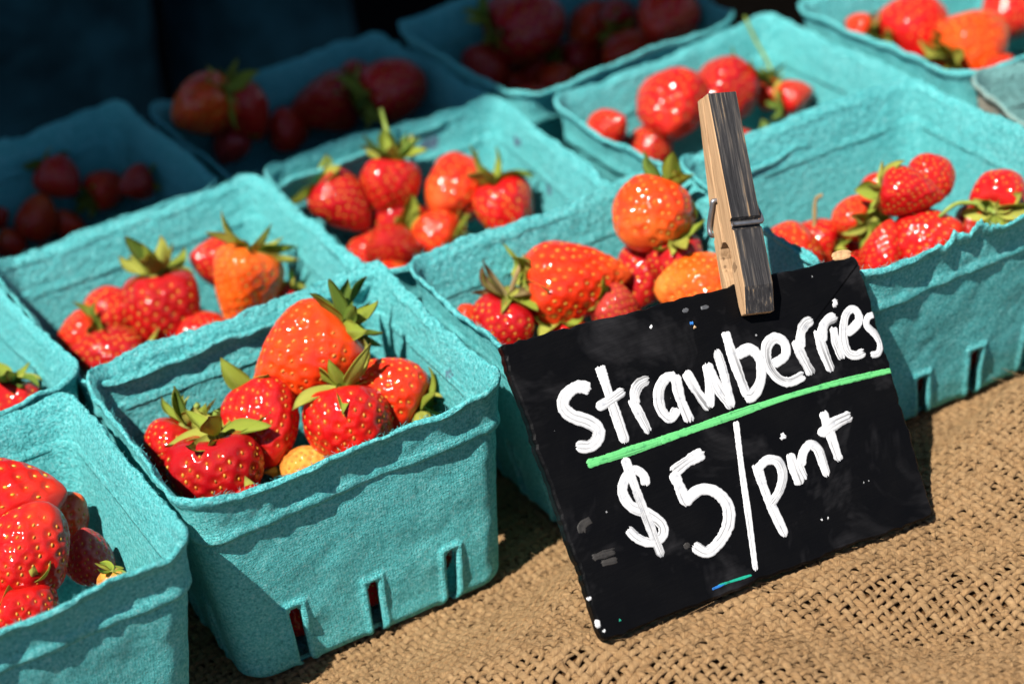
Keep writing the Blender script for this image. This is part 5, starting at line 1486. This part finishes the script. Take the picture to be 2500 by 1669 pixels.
    ('F', 13.8, -10.8, 25.5, 19.6, (0.59, -0.66, -0.47), 5, 'deepred', 6),
    ('G', -34.8, -30.4, 7.2, 19.2, (-0.23, 0.6, -0.77), 5, 'deepred', 0),
    ('G', -29.5, -25.1, 21.6, 18.2, (0.75, -0.66, 0.09), 3, 'red', 0),
    ('G', 25.2, -7.0, 7.1, 19.4, (0.04, -0.62, -0.78), 5, 'deepred', 0),
    ('G', -24.9, 14.2, 9.9, 24.9, (0.4, 0.76, 0.52), 5, 'deepred', 0),
    ('G', 30.6, 14.5, 6.3, 19.1, (0.92, 0.29, -0.27), 1, 'red', 0),
    ('G', -12.3, -17.3, 9.7, 24.9, (0.18, 0.95, 0.25), 4, 'deepred', 6),
    ('G', 37.8, -21.5, 5.3, 16.3, (-0.48, -0.84, 0.26), 5, 'deepred', 0),
    ('G', 26.2, 27.9, 18.1, 24.7, (0.39, 0.64, -0.66), 0, 'red', 6),
    ('G', 3.9, -9.7, 16.2, 20.7, (0.12, -0.26, 0.96), 3, 'orangered', 0),
    ('G', -16.9, -21.0, 31.4, 20.9, (-0.03, -0.4, 0.92), 5, 'deepred', 6),
    ('G', 4.2, 23.9, 6.6, 18.7, (0.66, 0.64, -0.4), 1, 'deepred', 0),
    ('H', -19.1, 17.6, 15.6, 19.3, (0.3, -0.88, 0.37), 1, 'deepred', 0),
    ('H', -18.4, -11.9, 18.9, 24.8, (0.36, -0.85, -0.38), 2, 'deepred', 0),
    ('H', -3.3, 18.5, 23.3, 22.6, (0.8, 0.51, -0.32), 4, 'deepred', 6),
    ('H', -19.4, 3.0, 32.6, 24.2, (0.23, -0.95, 0.2), 1, 'orangered', 6),
    ('H', -8.4, -32.3, 14.4, 17.3, (-0.19, 0.91, 0.37), 0, 'orangered', 6),
    ('H', 12.0, -2.9, 18.8, 25.3, (-0.45, -0.88, 0.15), 5, 'red', 6),
    ('H', 13.8, -22.9, 15.9, 18.5, (-0.2, 0.88, 0.43), 2, 'red', 0),
    ('H', -0.9, 9.5, 37.7, 16.9, (-0.44, 0.51, -0.74), 2, 'orangered', 6),
    ('H', -17.0, -30.4, 30.0, 25.8, (0.73, -0.56, 0.39), 1, 'orangered', 0),
    ('H', 15.5, -23.9, 31.0, 17.5, (0.44, -0.76, 0.47), 0, 'orangered', 6),
    ('H', -1.6, -26.9, 38.8, 17.5, (0.36, 0.88, 0.3), 2, 'deepred', 0),
    ('L1', 11.7, -24.5, 9.0, 24.6, (-0.51, -0.54, -0.67), 5, 'red', 0),
    ('L1', 14.2, -8.3, 20.8, 24.0, (-0.6, 0.31, 0.74), 2, 'red', 0),
    ('L1', 21.2, 12.0, 8.9, 24.1, (0.31, -0.47, 0.82), 4, 'orangered', 6),
    ('L1', -3.4, -15.9, 22.6, 22.5, (-0.61, -0.69, 0.4), 4, 'red', 0),
    ('L1', 16.3, -25.7, 27.3, 20.3, (0.71, 0.34, 0.61), 2, 'red', 0),
    ('L1', -0.8, 7.5, 7.0, 19.8, (0.51, 0.23, 0.83), 5, 'deepred', 0),
    ('L1', 19.6, 14.9, 28.3, 22.9, (-0.0, 0.97, -0.26), 5, 'orangered', 6),
    ('L1', -6.3, 2.5, 21.0, 16.4, (-0.82, 0.58, 0.02), 5, 'red', 0),
    ('L1', -8.5, 22.3, 7.1, 18.8, (-0.69, 0.37, 0.62), 3, 'red', 0),
    ('L1', -16.9, 22.1, 23.5, 25.3, (0.64, 0.33, 0.69), 5, 'deepred', 6),
    ('R2', -23.7, 29.1, 16.8, 21.5, (-0.21, 0.9, -0.39), 4, 'orangered', 6),
    ('R2', -10.3, 23.8, 30.5, 25.5, (-0.92, -0.03, -0.4), 0, 'deepred', 6),
    ('R2', 10.8, -11.5, 18.4, 25.2, (0.42, -0.73, -0.53), 4, 'red', 6),
    ('R2', -9.5, -24.8, 18.1, 23.3, (0.24, 0.81, 0.54), 4, 'deepred', 0),
    ('R2', -14.4, -18.5, 36.1, 23.8, (-0.0, 0.05, -1.0), 4, 'orangered', 0),
    ('R2', -8.3, -2.2, 15.1, 16.9, (-0.15, -0.9, -0.41), 1, 'orangered', 0),
    ('R2', -19.2, 3.9, 24.9, 21.2, (-0.97, 0.04, 0.25), 0, 'red', 0),
    ('R2', -25.7, -19.2, 14.2, 16.6, (0.24, -0.9, 0.36), 1, 'red', 0),
    ('R2', 11.8, 25.7, 16.1, 20.1, (-0.82, 0.54, 0.2), 3, 'red', 0),
]
WHERE = {'L0': 'in the basket in front', 'B0': 'in the basket beside the sign', 'M': 'in the basket behind the sign', 'R1': 'in the torn rimmed basket', 'L1': 'in the mostly hidden basket', 'A': 'in the basket behind the slotted one', 'C': 'in the purple stained basket', 'D': 'in the sunlit basket behind the clothespin', 'E': 'in the basket behind the faded one', 'R2': 'in the faded basket', 'F': 'in the shaded basket of drooping leaves', 'G': 'in the shaded basket crossed by a stem', 'H': 'in the shaded basket with the big leafy one'}
for (bid, lx, ly, lz, D, ax, shape, col, nl) in FILL:
    cnt += 1
    place_berry(ROOTS[bid], lx / 1000, ly / 1000, lz / 1000, D / 1000, 1.0, ax, col, nl, 'none', shape,
                "red strawberry lying under the others " + WHERE[bid], "strawberries underneath, " + WHERE[bid], False, cnt)
